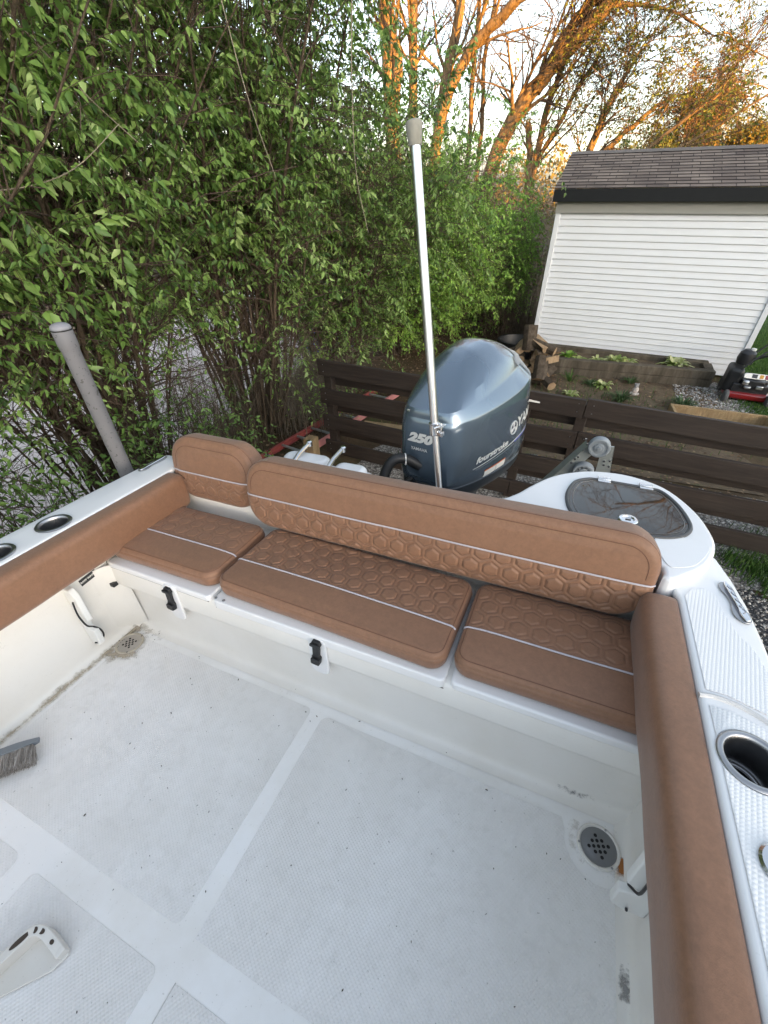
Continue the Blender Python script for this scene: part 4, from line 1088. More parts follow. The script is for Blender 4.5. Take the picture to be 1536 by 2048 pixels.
# ---------------------------------------------------------------- vegetation tools
def batch_tubes(P, Rd, n=4):
    N, K, _ = P.shape
    T = np.empty_like(P); T[:, 1:-1] = P[:, 2:] - P[:, :-2]; T[:, 0] = P[:, 1] - P[:, 0]; T[:, -1] = P[:, -1] - P[:, -2]
    T /= np.maximum(np.linalg.norm(T, axis=2, keepdims=True), 1e-9)
    ref = np.where(np.abs(T[:, :1, 2:3]) < .9, np.array([0, 0, 1.]), np.array([1., 0, 0]))
    A = np.cross(T, np.broadcast_to(ref, T.shape)); A /= np.maximum(np.linalg.norm(A, axis=2, keepdims=True), 1e-9); B = np.cross(A, T)
    w = 2 * np.pi * np.arange(n) / n
    V = P[:, :, None] + (A[:, :, None] * np.cos(w)[None, None, :, None] + B[:, :, None] * np.sin(w)[None, None, :, None]) * Rd[:, :, None, None]
    idx = np.arange(N * K * n).reshape(N, K, n); j = np.roll(np.arange(n), -1)
    F = np.stack([idx[:, :-1], idx[:, :-1][:, :, j], idx[:, 1:][:, :, j], idx[:, 1:]], -1).reshape(-1, 4)
    return V.reshape(-1, 3), F
def unit(a): return a / np.maximum(np.linalg.norm(a, axis=-1, keepdims=True), 1e-9)
def spawn(q, P, Rd, n, t0, t1, spread, upb, L0, L1, K, bend, grav, rr, taper=.25, outw=None, par=False):
    # children growing off parent polylines P (N,K,3)
    N, Kp, _ = P.shape
    i = q.randint(0, N, n); t = q.uniform(t0, t1, n) * (Kp - 1); k = np.minimum(t.astype(int), Kp - 2); f = (t - k)[:, None]
    S = P[i, k] * (1 - f) + P[i, k + 1] * f; tan = unit(P[i, k + 1] - P[i, k]); r0 = Rd[i, k] * (1 - f[:, 0]) + Rd[i, k + 1] * f[:, 0]
    d = unit(tan + spread * unit(q.normal(0, 1, (n, 3))) + np.array([0, 0, upb]) + (0 if outw is None else outw))
    L = q.uniform(L0, L1, n); seg = (L / (K - 1))[:, None]
    out = [S]; cur = S
    for _ in range(K - 1):
        d = unit(d + q.normal(0, bend, (n, 3)) + np.array([0, 0, -grav])); cur = cur + d * seg; out.append(cur)
    Q = np.stack(out, 1); r = np.minimum(r0 * rr, .5)[:, None] * np.linspace(1, taper, K)[None]
    return (Q, r, i) if par else (Q, r)
LEAFQ = np.array([[0, 1, 2, 5], [0, 5, 4, 3]])
def leaves_on(q, P, per, L0, L1, droop, w=.24, side=1.0, t0=.12, tb=None, sb=None):
    # paired ovate leaves folded along the midrib, hanging off twigs P
    N, K, _ = P.shape
    t = np.linspace(t0, 1, per)[None] + q.uniform(-.04, .04, (N, per)); t = np.clip(t, 0, .999) * (K - 1); k = np.minimum(t.astype(int), K - 2); f = (t - k)[..., None]
    ii = np.arange(N)[:, None]
    S = P[ii, k] * (1 - f) + P[ii, k + 1] * f; tan = unit(P[ii, k + 1] - P[ii, k])
    lat = unit(np.cross(tan, np.array([0, 0, 1.])) + q.normal(0, .25, S.shape))
    S = np.concatenate([S, S], 1).reshape(-1, 3); tan = np.concatenate([tan, tan], 1).reshape(-1, 3); lat = np.concatenate([lat, -lat], 1).reshape(-1, 3)
    n = len(S)
    d = unit(lat * side + tan * q.uniform(.2, .8, (n, 1)) + np.array([0, 0, -1]) * (droop + q.normal(0, .35, (n, 1))) + q.normal(0, .22, (n, 3)))
    nr = unit(np.cross(d, np.cross(np.array([0, 0, 1.]) + q.normal(0, .6, (n, 3)), d)))
    s = unit(np.cross(d, nr)); L = q.uniform(L0, L1, (n, 1)) * (1 if sb is None else np.concatenate([np.repeat(sb, per)] * 2)[:, None]); W = L * w * q.uniform(.85, 1.2, (n, 1))
    S = S + d * L * .12
    V = np.stack([S, S + d * L * .30 + s * W + nr * L * .08, S + d * L * .68 + s * W * .72 + nr * L * .03, S + d * L * .30 - s * W + nr * L * .08, S + d * L * .68 - s * W * .72 + nr * L * .03, S + d * L * 1.12 - nr * L * .12], 1).reshape(-1, 3)
    F = (np.arange(n)[:, None, None] * 6 + np.array([[0, 1, 2, 5], [0, 5, 4, 3]])[None]).reshape(-1, 4)
    tb = 0 if tb is None else np.concatenate([np.repeat(tb, per)] * 2)
    return V, F, np.repeat(np.clip(q.normal(.5, .15, n) + tb, 0, 1), 6)
def bark(name, stops, scale=6, lit=None):
    m = NT(name)
    n1 = m.noise(scale, 7, .7, v=m.mapping((1, 1, .22)))
    c = m.ramp(n1, stops); m.set(col=c, rough=.9, spec=.15)
    m.bump(m.noise(scale * 2.2, 6, .7, v=m.mapping((1, 1, .16))), .9, .05)
    return m.mat
BARK = bark('tree_bark', [(.33, (.03, .021, .014)), (.48, (.19, .125, .068)), (.75, (.31, .21, .12))], 8)
STEM = bark('shrub_bark', [(.3, (.06, .043, .03)), (.55, (.135, .10, .07)), (.75, (.23, .185, .135))], 22)
TWIG = simple('twig', (.085, .055, .04), .9, var=.3, vs=6)
TWIGL = simple('pale_twig', (.24, .205, .15), .85, var=.3, vs=9)
TWIGD = simple('dead_twig', (.15, .12, .085), .9, var=.35, vs=6)
LEAF = tintmat('honeysuckle_leaf', [(0, (.050, .105, .028)), (.4, (.140, .245, .052)), (.7, (.22, .34, .080)), (1, (.34, .45, .16))], .45, .30, .4)
LEAF2 = tintmat('bright_leaf', [(0, (.08, .165, .03)), (.45, (.215, .385, .055)), (1, (.37, .52, .11))], .45, .32, .4)
BLOSS = simple('blossom', (.42, .40, .24), .6)

def shrub(label, x, y, H, Rr, nst, ntw, per, L0, L1, seed, leaf, bare=.32, toward=(1, 0), low=0, tw=(.45, 1.0), t0=.35):
    if low > .25: t0 = .04
    q = rs(seed)
    root = thing('honeysuckle_shrub', label, 'shrub', (x, y, 0), 'shrubs of the overgrown hedge')
    a = q.uniform(0, 2 * np.pi, nst); K = 9; t = np.linspace(0, 1, K)
    b0 = np.stack([.38 * np.cos(a) * q.uniform(.2, 1, nst), .55 * np.sin(a) * q.uniform(.2, 1, nst), np.zeros(nst)], 1)
    a2 = a + q.normal(0, .5, nst); R_ = Rr * q.uniform(.35, 1.05, nst); H_ = H * q.uniform(.72, 1.05, nst)
    out = np.stack([np.cos(a2), np.sin(a2), np.zeros(nst)], 1) + np.array([toward[0], toward[1], 0]) * .35
    P = b0[:, None] + out[:, None] * (R_[:, None, None] * (t[None, :] ** q.uniform(.85, 1.9, (nst, 1)))[:, :, None]) + np.array([0, 0, 1.])[None, None] * (H_[:, None, None] * (t * (1.32 - .32 * t))[None, :, None] * 1.0)
    P[:, 1:-1] += np.cumsum(q.normal(0, .055, (nst, K - 2, 3)), 1) * .8; P[:, 0, 2] = -.05
    Rd = q.uniform(.009, .027, nst)[:, None] * np.linspace(1, .22, K)[None]
    V, F = batch_tubes(P, Rd, 6)
    np_mesh('stems', V, F, STEM, root, smooth=True)
    B, Rb = spawn(q, P, Rd, int(ntw * .34), .14 if low <= .25 else .05, 1, .9, .1, .5, 1.3, 6, .16, .10, .55)
    leafy = q.rand(len(B)) < .64; bt = q.normal(0, .21, len(B)); bs_ = q.uniform(.6, 1.3, len(B))
    Tw, Rt, pi = spawn(q, B, Rb, int(ntw * .75), .15, 1, 1.0, .0, tw[0], tw[1], 6, .13, .09, .6, par=True)
    T2, R2 = spawn(q, P, Rd, int(ntw * .25), t0, 1, 1.0, .05, tw[0], tw[1], 6, .13, .09, .3)
    lf = np.concatenate([leafy[pi], q.rand(len(T2)) < .6]); tb = np.concatenate([bt[pi], q.normal(0, .17, len(T2))]); sb = np.concatenate([bs_[pi], q.uniform(.72, 1.2, len(T2))])
    Tw = np.concatenate([Tw, T2]); Rt = np.concatenate([Rt, R2])
    # fewer leafy twigs low down
    keep = q.rand(len(Tw)) < np.clip((Tw[:, 0, 2] - bare * H * .55) / (bare * H * .6), low, 1)
    keep &= lf
    # nothing grows in over the boat or across the shed wall
    def clear(Q):
        wx, wy_ = Q[..., 0] + x, Q[..., 1] + y
        bad = ((wx > -2.55) & (wy_ < 3.4)) | ((wx > -1.45) & (wy_ > 7)) | ((wx > -2.3) & (wy_ < 5)) | (wx ** 2 + wy_ ** 2 + (Q[..., 2] - 2.9) ** 2 < 3.05 ** 2)
        return ~bad.any(1)
    kb = clear(B); B, Rb = B[kb], Rb[kb]
    kt = clear(Tw); Tw, Rt, keep, tb, sb = Tw[kt], Rt[kt], keep[kt], tb[kt], sb[kt]
    V1, F1 = batch_tubes(B, np.clip(Rb, .003, .02), 4); V2, F2 = batch_tubes(Tw, np.clip(Rt, .0016, .004), 3)
    np_mesh('twigs', np.concatenate([V1, V2]), np.concatenate([F1, F2 + len(V1)]), TWIG, root)
    lt = Tw[keep]
    V, F, ti = leaves_on(q, lt, int(per * 1.75), L0 * .76, L1 * .84, .80, tb=tb[keep], sb=sb[keep])
    # pale flower buds sitting in pairs along some twigs
    fl = lt[q.rand(len(lt)) < .28]; nb = len(fl)
    if nb:
        tt = q.uniform(.15, .95, (nb, 5)) * 5; kk = np.minimum(tt.astype(int), 4); ff = (tt - kk)[..., None]; jj = np.arange(nb)[:, None]
        S = (fl[jj, kk] * (1 - ff) + fl[jj, kk + 1] * ff).reshape(-1, 3); n5 = len(S); u_ = unit(q.normal(0, 1, (n5, 3)) + np.array([0, 0, .8])); w_ = unit(np.cross(u_, q.normal(0, 1, (n5, 3)))); l_ = q.uniform(.008, .017, (n5, 1))
        np_mesh('flower_buds', np.stack([S, S + u_ * l_ * .6 + w_ * l_ * .3, S + u_ * l_, S + u_ * l_ * .6 - w_ * l_ * .3], 1).reshape(-1, 3), np.arange(4 * n5).reshape(-1, 4), BLOSS, root)
    mi = np.zeros(len(F), int)
    ti = np.clip(ti + .18 * np.repeat(unit(V[0::6])[:, 2] * 0, 6), 0, 1)
    np_mesh('foliage', V, F, leaf, root, tint=ti)
    return root
SH = [
 ('leafy honeysuckle shrub with dark arching stems at the left edge behind the guide post', -4.15, .2, 5.2, 2.0, 52, 3000, 8, .05, .10, 11, LEAF, .36, (.6, .2), .06),
 ('tall honeysuckle shrub with bare lower stems showing the pale road behind the grey guide post', -4.3, 2.4, 5.3, 1.9, 64, 3500, 8, .048, .092, 12, LEAF, .40, (.5, .0), .03),
 ('tall honeysuckle shrub with a thicket of bare stems left of the short backrest', -4.15, 4.5, 5.4, 1.8, 64, 3500, 8, .046, .088, 13, LEAF, .36, (.4, 0), .04),
 ('tall dense honeysuckle shrub behind the left end of the dark fence', -4.1, 6.6, 3.9, 1.6, 32, 3200, 8, .045, .085, 14, LEAF, .25, (.5, 0), .3),
 ('bright green honeysuckle shrub standing behind the silver pole', -3.75, 8.5, 3.0, 1.5, 30, 3000, 8, .05, .09, 15, LEAF2, .15, (.5, 0), .6),
 ('bright leafy honeysuckle shrub above the outboard motor', -3.3, 10.2, 2.3, 1.45, 28, 2600, 8, .05, .085, 16, LEAF2, .1, (.4, 0), .8),
 ('lower honeysuckle shrub at the far end of the hedge near the white shed', -2.75, 11.9, 1.75, 1.3, 24, 2200, 8, .045, .08, 17, LEAF2, .1, (.2, 0), .9),
]
for a in SH: shrub(*a)
# a low brown brush thicket and a small leafy one at the hedge foot
def thicket(label, x, y, H, Rr, n, seed, nl, mat=TWIGD, leaf=LEAF2, name='dry_thicket', cat='thicket'):
    q = rs(seed); root = thing(name, label, cat, (x, y, 0), 'brushwood thickets')
    K = 7; a = q.uniform(0, 6.28, n); r0 = Rr * .8 * np.sqrt(q.rand(n)); t = np.linspace(0, 1, K)
    b0 = np.stack([r0 * np.cos(a), r0 * np.sin(a), np.zeros(n)], 1); o = unit(q.normal(0, 1, (n, 3)) * [1, 1, 0])
    P = b0[:, None] + o[:, None] * (Rr * .5 * q.uniform(.2, 1, n)[:, None, None] * (t ** 1.5)[None, :, None]) + np.array([0, 0, 1.]) * (H * q.uniform(.4, 1, n)[:, None, None] * (t * (1.25 - .25 * t))[None, :, None])
    P[:, 1:] += np.cumsum(q.normal(0, .03, (n, K - 1, 3)), 1)
    Rd = q.uniform(.002, .007, n)[:, None] * np.linspace(1, .3, K)
    T, Rt = spawn(q, P, Rd, n * 5, .3, 1, 1.1, .1, .15, .5, 4, .2, .0, .6)
    V1, F1 = batch_tubes(P, Rd, 4); V2, F2 = batch_tubes(T, np.clip(Rt, .0012, .003), 3)
    np_mesh('stems', np.concatenate([V1, V2]), np.concatenate([F1, F2 + len(V1)]), mat, root)
    if nl:
        V, F, ti = leaves_on(q, T[:nl], 3, .03, .06, .3); np_mesh('foliage', V, F, leaf, root, tint=ti)
    return root
thicket('dry brown brush thicket between the short backrest and the fence end', -3.6, 4.9, 1.25, .85, 220, 31, 120)
thicket('tangle of thin brown stems behind the grey guide post', -3.5, 2.6, 2.0, 1.0, 150, 37, 160, STEM, LEAF)
thicket('dry brown brush thicket with orange-brown twigs left of the red ladder', -4.4, 3.9, 1.2, .7, 150, 32, 60)
thicket('young leafy shoots crowding the gunwale under the guide post', -3.0, .9, 1.75, .8, 110, 33, 400, STEM, LEAF, 'leafy_shoots', 'shrub')
thicket('low leafy shoots outside the gunwale beside the left cup holders', -2.95, -.1, 1.55, .8, 110, 35, 420, STEM, LEAF, 'leafy_shoots', 'shrub')
thicket('leafy shoots between the guide post and the short backrest', -3.0, 2.1, 1.45, .7, 90, 36, 300, STEM, LEAF, 'leafy_shoots', 'shrub')
thicket('tangle of bare grey branches in front of the shed corner', -1.9, 10.6, 1.2, .7, 120, 34, 0, STEM)

# bare arching shoots hanging in front of the hedge
def shoot(label, pts, r_, seed, nl=0):
    q = rs(seed); P = np.array(spline(pts, 8))[None]; Rd = np.linspace(r_, r_ * .4, P.shape[1])[None]
    root = thing('hanging_shoot', label, 'shoot', pts[0], 'bare shoots hanging from the hedge')
    off = np.array(pts[0])
    V, F = batch_tubes(P - off, Rd, 6); np_mesh('stem', V, F, TWIGL, root, smooth=True)
    if nl:
        B, rb = spawn(q, P - off, Rd, nl, .5, 1, .8, 0, .1, .25, 4, .1, .05, .5); V, F, ti = leaves_on(q, B, 3, .05, .09, .6); np_mesh('foliage', V, F, LEAF, root, tint=ti)
shoot('long pale shoot arching down from the top edge left of the silver pole', [(-2.45, 4.6, 4.9), (-2.30, 4.4, 4.2), (-2.28, 4.3, 3.6), (-2.25, 4.25, 3.0), (-2.12, 4.2, 2.55)], .006, 1)
shoot('pale shoot slanting across the upper left of the hedge', [(-3.5, 1.9, 4.25), (-3.2, 2.1, 3.75), (-2.95, 2.3, 3.35), (-2.8, 2.5, 3.1)], .006, 2)
shoot('brown shoot curving below the leaves at the left edge', [(-3.3, 1.3, 2.95), (-3.0, 1.6, 2.9), (-2.75, 1.9, 2.97), (-2.6, 2.2, 3.18)], .005, 3)
shoot('long pale shoot falling through the middle of the hedge', [(-2.75, 3.2, 4.6), (-2.62, 3.2, 4.0), (-2.50, 3.2, 3.4), (-2.35, 3.2, 2.95)], .005, 4)

# ---------------------------------------------------------------- trees
def tree(name, label, trunks, seed, nl, nb, nt, L1=(1.8, 3.6), L2=(.8, 1.8), L3=(.4, 1.0), leaves=0, leafL=(.03, .06), leafmat=None, group=None, upb=.25, grav=.02, tr0=.3, twm=None, per=4, spread=.8):
    q = rs(seed); base = np.array(trunks[0][0][:3]); root = thing(name, label, 'tree', tuple(base), group)
    VV = []; FF = []; nv = 0; allP = []; allR = []
    for tk in trunks:
        S = np.array(spline([p[:4] for p in tk], 5)); S[:, 3] *= .60; P = S[:, :3] - base; P[1:-1] += q.normal(0, .02, (len(P) - 2, 3))
        V, F = batch_tubes(P[None], S[None, :, 3], 12); VV.append(V); FF.append(F + nv); nv += len(V)
        idx = np.linspace(0, len(P) - 1, 12); k = np.minimum(idx.astype(int), len(P) - 2); f = (idx - k)[:, None]
        allP.append(P[k] * (1 - f) + P[k + 1] * f); allR.append(S[k, 3] * (1 - f[:, 0]) + S[k + 1, 3] * f[:, 0])
    TP = np.stack(allP); TR = np.stack(allR)
    A, Ra = spawn(q, TP, TR, nl, tr0, 1, spread, upb, L1[0], L1[1], 8, .13, grav, .34)
    V, F = batch_tubes(A, np.maximum(Ra, .012), 6); VV.append(V); FF.append(F + nv)
    np_mesh('trunk', np.concatenate(VV), np.concatenate(FF), BARK, root, smooth=True)
    B, Rb = spawn(q, A, Ra, nb, .2, 1, .8, upb * .6, L2[0], L2[1], 6, .16, grav, .55)
    T, Rt = spawn(q, B, Rb, nt, .15, 1, .9, upb * .3, L3[0], L3[1], 5, .16, grav * 2, .6)
    V1, F1 = batch_tubes(B, np.clip(Rb, .006, .03), 4); V2, F2 = batch_tubes(T, np.clip(Rt, .003, .006), 3)
    V = [V1, V2]; F = [F1, F2 + len(V1)]; n0 = len(V1) + len(V2); tint = [np.zeros(n0)]; mi = [np.zeros(len(F1) + len(F2), int)]
    if leaves:
        V3, F3, ti = leaves_on(q, T[q.randint(0, len(T), leaves)], per, leafL[0], leafL[1], .45, w=.30)
        V.append(V3); F.append(F3 + n0); tint.append(ti); mi.append(np.ones(len(F3), int))
    np_mesh('crown', np.concatenate(V), np.concatenate(F), None, root, tint=np.concatenate(tint), mats=[twm or TWIG, leafmat or LEAF2], mi=np.concatenate(mi))
    return root
YLEAF = tintmat('spring_leaf', [(0, (.07, .10, .022)), (.5, (.14, .17, .035)), (1, (.24, .24, .06))], .5, .35)
GLEAF = tintmat('golden_leaf', [(0, (.14, .12, .025)), (.5, (.26, .20, .045)), (1, (.38, .28, .07))], .5, .35)
OLEAF = tintmat('bud_leaf', [(0, (.20, .10, .05)), (.5, (.30, .17, .08)), (1, (.36, .24, .12))], .6, .3)
GT = 'sunlit trees behind the hedge'
tree('tall_tree', 'thick sunlit orange trunk furthest left among the trees above the hedge', [[(-8.75, 20, -.1, .55), (-8.85, 20, 3, .50), (-9.05, 20, 6.2, .44), (-9.35, 20.2, 8.5, .36), (-9.8, 20.4, 12, .2)], [(-8.95, 20, 4.8, .36), (-8.7, 19.9, 6.4, .30), (-9.3, 19.8, 8.2, .26), (-9.9, 20, 11, .15)]], 41, 20, 150, 1200, group=GT, tr0=.45)
tree('tall_tree', 'straight slim sunlit orange trunk second from the left above the hedge', [[(-8.1, 20.5, -.1, .32), (-8.2, 20.5, 4, .29), (-8.35, 20.5, 7.5, .25), (-8.3, 20.6, 11, .15)]], 42, 16, 140, 1100, group=GT, tr0=.5)
tree('tall_tree', 'forked tree with a sunlit orange stem and a dark limb reaching right over the pole', [[(-7.35, 20, -.1, .40), (-7.2, 20, 3, .37), (-6.95, 20, 5.2, .32), (-6.6, 20.1, 7.3, .26), (-6.2, 20.2, 10.5, .15)], [(-7.1, 19.9, 4.2, .30), (-6.5, 19.5, 5.5, .29), (-5.8, 19.2, 6.3, .26), (-4.9, 18.8, 6.8, .24), (-3.8, 18.4, 7.35, .2), (-2.6, 18, 8.0, .13)]], 43, 24, 220, 1800, group=GT, tr0=.35)
tree('leaning_tree', 'big leaning tree whose sunlit orange trunk slants up to the right beside the pole', [[(-5.5, 20, -.1, .50), (-5.15, 20, 2.2, .46), (-4.72, 20, 3.9, .42), (-4.0, 20, 5.1, .39), (-3.15, 20, 5.95, .36), (-1.85, 20, 7.15, .30), (-1.0, 20.1, 8.0, .22)], [(-3.7, 20, 5.3, .30), (-3.2, 20.4, 6.4, .28), (-2.5, 20.6, 7.3, .24), (-1.5, 20.8, 8.6, .15)], [(-3.9, 20.4, 4.6, .16), (-3.6, 20.6, 3.0, .2), (-3.7, 20.7, .5, .25)]], 44, 26, 300, 2400, leaves=350, leafL=(.05, .11), leafmat=YLEAF, group=GT, tr0=.3, grav=.05)
tree('slim_tree', 'slim orange-lit tree right of the leaning trunk', [[(-3.55, 21, -.1, .22), (-3.5, 21, 3.3, .2), (-3.25, 21, 5.6, .16), (-2.4, 21, 7.6, .1)], [(-3.5, 21, 3.4, .13), (-2.7, 21, 5.0, .12), (-1.9, 21, 6.4, .08)]], 45, 20, 180, 1100, leaves=450, leafL=(.05, .1), leafmat=YLEAF, group=GT, tr0=.3)
tree('slim_tree', 'thin sunlit stems between the forked tree and the leaning tree', [[(-6.3, 21, -.1, .17), (-6.15, 21, 4, .15), (-6.2, 21, 6.2, .13), (-6.1, 21, 9, .08)], [(-5.9, 21.3, -.1, .16), (-5.75, 21.3, 4, .14), (-5.9, 21.3, 6.4, .12), (-5.5, 21.2, 9, .07)]], 46, 20, 150, 1000, group=GT, tr0=.35)
tree('willow_tree', 'pale green willow-like tree with fine drooping leaves above the shed corner', [[(-1.7, 19, -.1, .26), (-1.6, 19, 3, .22), (-1.3, 19, 4.6, .15), (-.9, 19, 5.6, .08)], [(-1.5, 19, 3.2, .15), (-.6, 19.2, 4.1, .12), (.5, 19.4, 4.9, .07)]], 47, 24, 230, 1500, leaves=900, L1=(.9, 1.9), leafL=(.05, .10), leafmat=YLEAF, group=GT, tr0=.35, grav=.10)
GT2 = 'golden trees beyond the shed'
for k, (x, y, H, r_, sd, lm, nm, lb) in enumerate([
    (.2, 27, 3.0, .16, 51, YLEAF, 'spring_tree', 'yellow-green tree just above the left part of the shed roof'),
    (2.0, 29, 5.6, .2, 52, OLEAF, 'golden_tree', 'tall orange-budded tree rising highest behind the shed roof'),
    (1.0, 31, 3.9, .18, 53, GLEAF, 'golden_tree', 'golden tree between the yellow-green tree and the tall orange one'),
    (3.9, 27, 4.0, .2, 54, GLEAF, 'golden_tree', 'golden-leaved tree at the right edge behind the shed roof'),
    (5.6, 29, 4.7, .2, 55, YLEAF, 'spring_tree', 'yellow-green tree beyond the right edge of the shed roof'),
    (-1.0, 31, 3.1, .16, 56, OLEAF, 'golden_tree', 'low orange-budded tree behind the shed corner'),
    (3.0, 33, 4.9, .2, 57, GLEAF, 'golden_tree', 'golden tree behind the tall orange-budded one')]):
    tree(nm, lb, [[(x, y, -.1, r_), (x + .1, y, H * .3, r_ * .85), (x - .05, y, H * .62, r_ * .55), (x + .1, y, H * .95, r_ * .2)]], sd, 30, 240, 1500, L1=(.8, 1.5), L2=(.5, 1.0), L3=(.3, .7), leaves=2600, leafL=(.06, .12), leafmat=lm, group=GT2, tr0=.12, upb=.35, twm=TWIGL)
tree('bare_tree', 'bare tree with fine drooping twigs hanging into the sky at the top right', [[(6.2, 17, -.1, .3), (6.0, 17, 4, .26), (5.4, 17, 7, .2), (4.6, 17, 9.5, .1)], [(5.8, 17, 5.5, .18), (4.6, 17, 7.4, .14), (3.2, 17, 8.6, .09), (1.8, 17, 9.0, .05)], [(5.7, 17, 5, .14), (4.7, 17, 5.9, .11), (3.7, 17, 6.4, .07), (2.8, 17, 6.3, .04)]], 61, 24, 180, 1300, L1=(1.2, 2.4), leaves=0, group=None, tr0=.4, grav=.07, upb=.05)
tree('bare_tree', 'dark bare tree with long low limbs slanting over the shed ridge', [[(-.9, 16, -.1, .12), (-.6, 16, 2.4, .1), (.2, 16, 3.6, .08), (1.4, 16, 4.6, .05)], [(-.5, 16, 2.6, .07), (.8, 15.6, 3.5, .055), (2.4, 15.4, 4.5, .03)], [(3.4, 16, -.1, .12), (3.2, 16, 3.4, .09), (2.3, 16, 4.6, .06), (1.9, 16, 5.6, .03)]], 62, 16, 120, 600, L1=(.8, 1.8), leaves=300, leafL=(.05, .09), leafmat=YLEAF, tr0=.4)
# understorey between hedge and shed
for k, (x, y, H, sd, lb) in enumerate([(-2.9, 14.5, 3.6, 71, 'brown twiggy bush with orange buds between the hedge and the shed'), (-1.8, 13.4, 2.6, 72, 'low brown twiggy bush right beside the shed corner'), (-4.2, 16, 4.2, 73, 'tall brown twiggy bush at the foot of the leaning tree')]):
    t = thicket(lb, x, y, H, 1.2, 190, sd, 500, TWIGD, OLEAF if k != 1 else YLEAF, 'twiggy_bush', 'bush')
# far wood closing the view
def wood(name, label, n, xr, yr, zt, seed, mat, L0, L1):
    q = rs(seed); x = q.uniform(xr[0], xr[1], n); y = q.uniform(yr[0], yr[1], n)
    top = zt * (.62 + .25 * np.sin(x * .45 + seed) + .13 * np.sin(x * 1.7)); z = top * q.rand(n) ** .8
    S = np.stack([x, y, z], 1); d = unit(q.normal(0, 1, (n, 3))); nr = unit(np.cross(d, q.normal(0, 1, (n, 3)))); s = np.cross(d, nr); L = q.uniform(L0, L1, (n, 1))
    V = np.stack([S, S + d * L * .5 + s * L * .35, S + d * L, S + d * L * .5 - s * L * .35], 1).reshape(-1, 3)
    return tag(np_mesh(name, V, np.arange(4 * n).reshape(-1, 4), mat, tint=np.repeat(q.rand(n), 4)), label, 'woodland', kind='stuff')
wood('distant_wood', 'hazy band of far brown and green woodland behind all the trees', 26000, (-45, 30), (44, 56), 6.0, 5, tintmat('wood_leaf', [(0, (.06, .05, .03)), (.5, (.13, .12, .05)), (1, (.22, .17, .08))], .8, .2), .15, .40)
# ================================================================ SHED, FENCE, GARDEN
shed = thing('garden_shed', 'white clapboard garden shed with a dark shingled roof and black fascia', 'shed', (.76, 10.9, 0))
SX0, SX1, SY, SZ0, SZ1 = -1.06, 2.545, 9.6, 0.0, 2.478
VINYLW = gel('vinyl_siding', (.63, .64, .655), .14, .42)
def siding(axis, a0, a1, c, sgn):
    m = MB(); e = .1016; z = SZ1; n = 25
    pr = []
    for k in range(n):
        zt = SZ1 - k * e; zb = zt - e
        if zb < .02: break
        pr += [(c + sgn * .002, zt), (c + sgn * .019, zb + .016), (c + sgn * .020, zb + .012), (c + sgn * .016, zb + .008), (c - sgn * .004, zb + .008), (c + sgn * .002, zb)]
    if axis == 'x':
        vs = [(a0, p, z) for p, z in pr] + [(a1, p, z) for p, z in pr]
    else:
        vs = [(p, a0, z) for p, z in pr] + [(p, a1, z) for p, z in pr]
    k = len(pr); m.add(vs, [(i, i + 1, k + i + 1, k + i) for i in range(k - 1)]); return m
siding('x', SX0, SX1, SY, -1).build('siding', VINYLW, shed, smooth=False)
siding('y', SY, 12.4, SX0, -1).build('siding', VINYLW, shed, smooth=False)
siding('y', SY, 12.4, SX1, 1).build('siding', VINYLW, shed, smooth=False)
TRIMW = simple('trim_white', (.64, .65, .665), .4, var=.03)
for x in (SX0, SX1):
    for y in (SY, 12.4): MB().box((x, y, 1.26), (.085, .085, 2.44)).build('corner_trim', TRIMW, shed, bevel=.006)
m = MB(); m.box(((SX0 + SX1) / 2, SY - .035, 2.556), (SX1 - SX0 + .10, .075, .16))
for z in (2.595, 2.545): m.box(((SX0 + SX1) / 2, SY - .0745, z), (SX1 - SX0 + .1, .004, .006))
m.build('frieze_board', simple('frieze_grey_shaded', (.27, .265, .24), .5, var=.05), shed)  # tan-grey board, its colour darkened to carry the shade under the overhang
EV = (9.40, 2.815); RG = (10.95, 3.335)
MB().box(((SX0 + SX1) / 2, EV[0] + .012, 2.722), (SX1 - SX0 + .24, .024, .175)).build('fascia', simple('fascia_black', (.010, .011, .012), .6, var=.2, spec=.2), shed, bevel=.004)
MB().box(((SX0 + SX1) / 2, (EV[0] + SY) / 2 + .02, 2.643), (SX1 - SX0 + .2, SY - EV[0] - .01, .012)).build('soffit', simple('soffit_w', (.6, .6, .58), .5), shed)
def _shingle():
    m = NT('roof_shingle')
    uv = m.n('ShaderNodeMapping'); m.l(m.n('ShaderNodeTexCoord').outputs['UV'], uv.inputs[0])
    b = m.n('ShaderNodeTexBrick'); m.l(uv.outputs[0], b.inputs['Vector'])
    b.offset = .37; b.squash = 1
    b.inputs['Scale'].default_value = 1; b.inputs['Brick Width'].default_value = .30; b.inputs['Row Height'].default_value = .125; b.inputs['Mortar Size'].default_value = .006
    b.inputs['Mortar Smooth'].default_value = .1; b.inputs['Bias'].default_value = 0
    b.inputs['Color1'].default_value = (.13, .108, .094, 1); b.inputs['Color2'].default_value = (.235, .20, .172, 1); b.inputs['Mortar'].default_value = (.035, .031, .029, 1)
    n = m.ramp(m.noise(2.5, 5), [(.3, (.75, .72, .74)), (.7, (1.2, 1.15, 1.1))])
    c = m.mix(1.0, b.outputs['Color'], n, 'MULTIPLY'); g = m.noise(260, 3, .7)
    c = m.mix(m.math('MULTIPLY', m.ramp(g, [(.4, 0), (.65, 1)]), .4), c, (.04, .036, .034))
    m.set(col=c, rough=.95, spec=.15)
    m.bump(m.math('SUBTRACT', 1.0, b.outputs['Fac']), .8, .008)
    return m.mat
SHIN = _shingle()
me = bpy.data.meshes.new('roof'); rx0, rx1 = SX0 - .12, SX1 + .12; bk_y = 2 * RG[0] - EV[0]
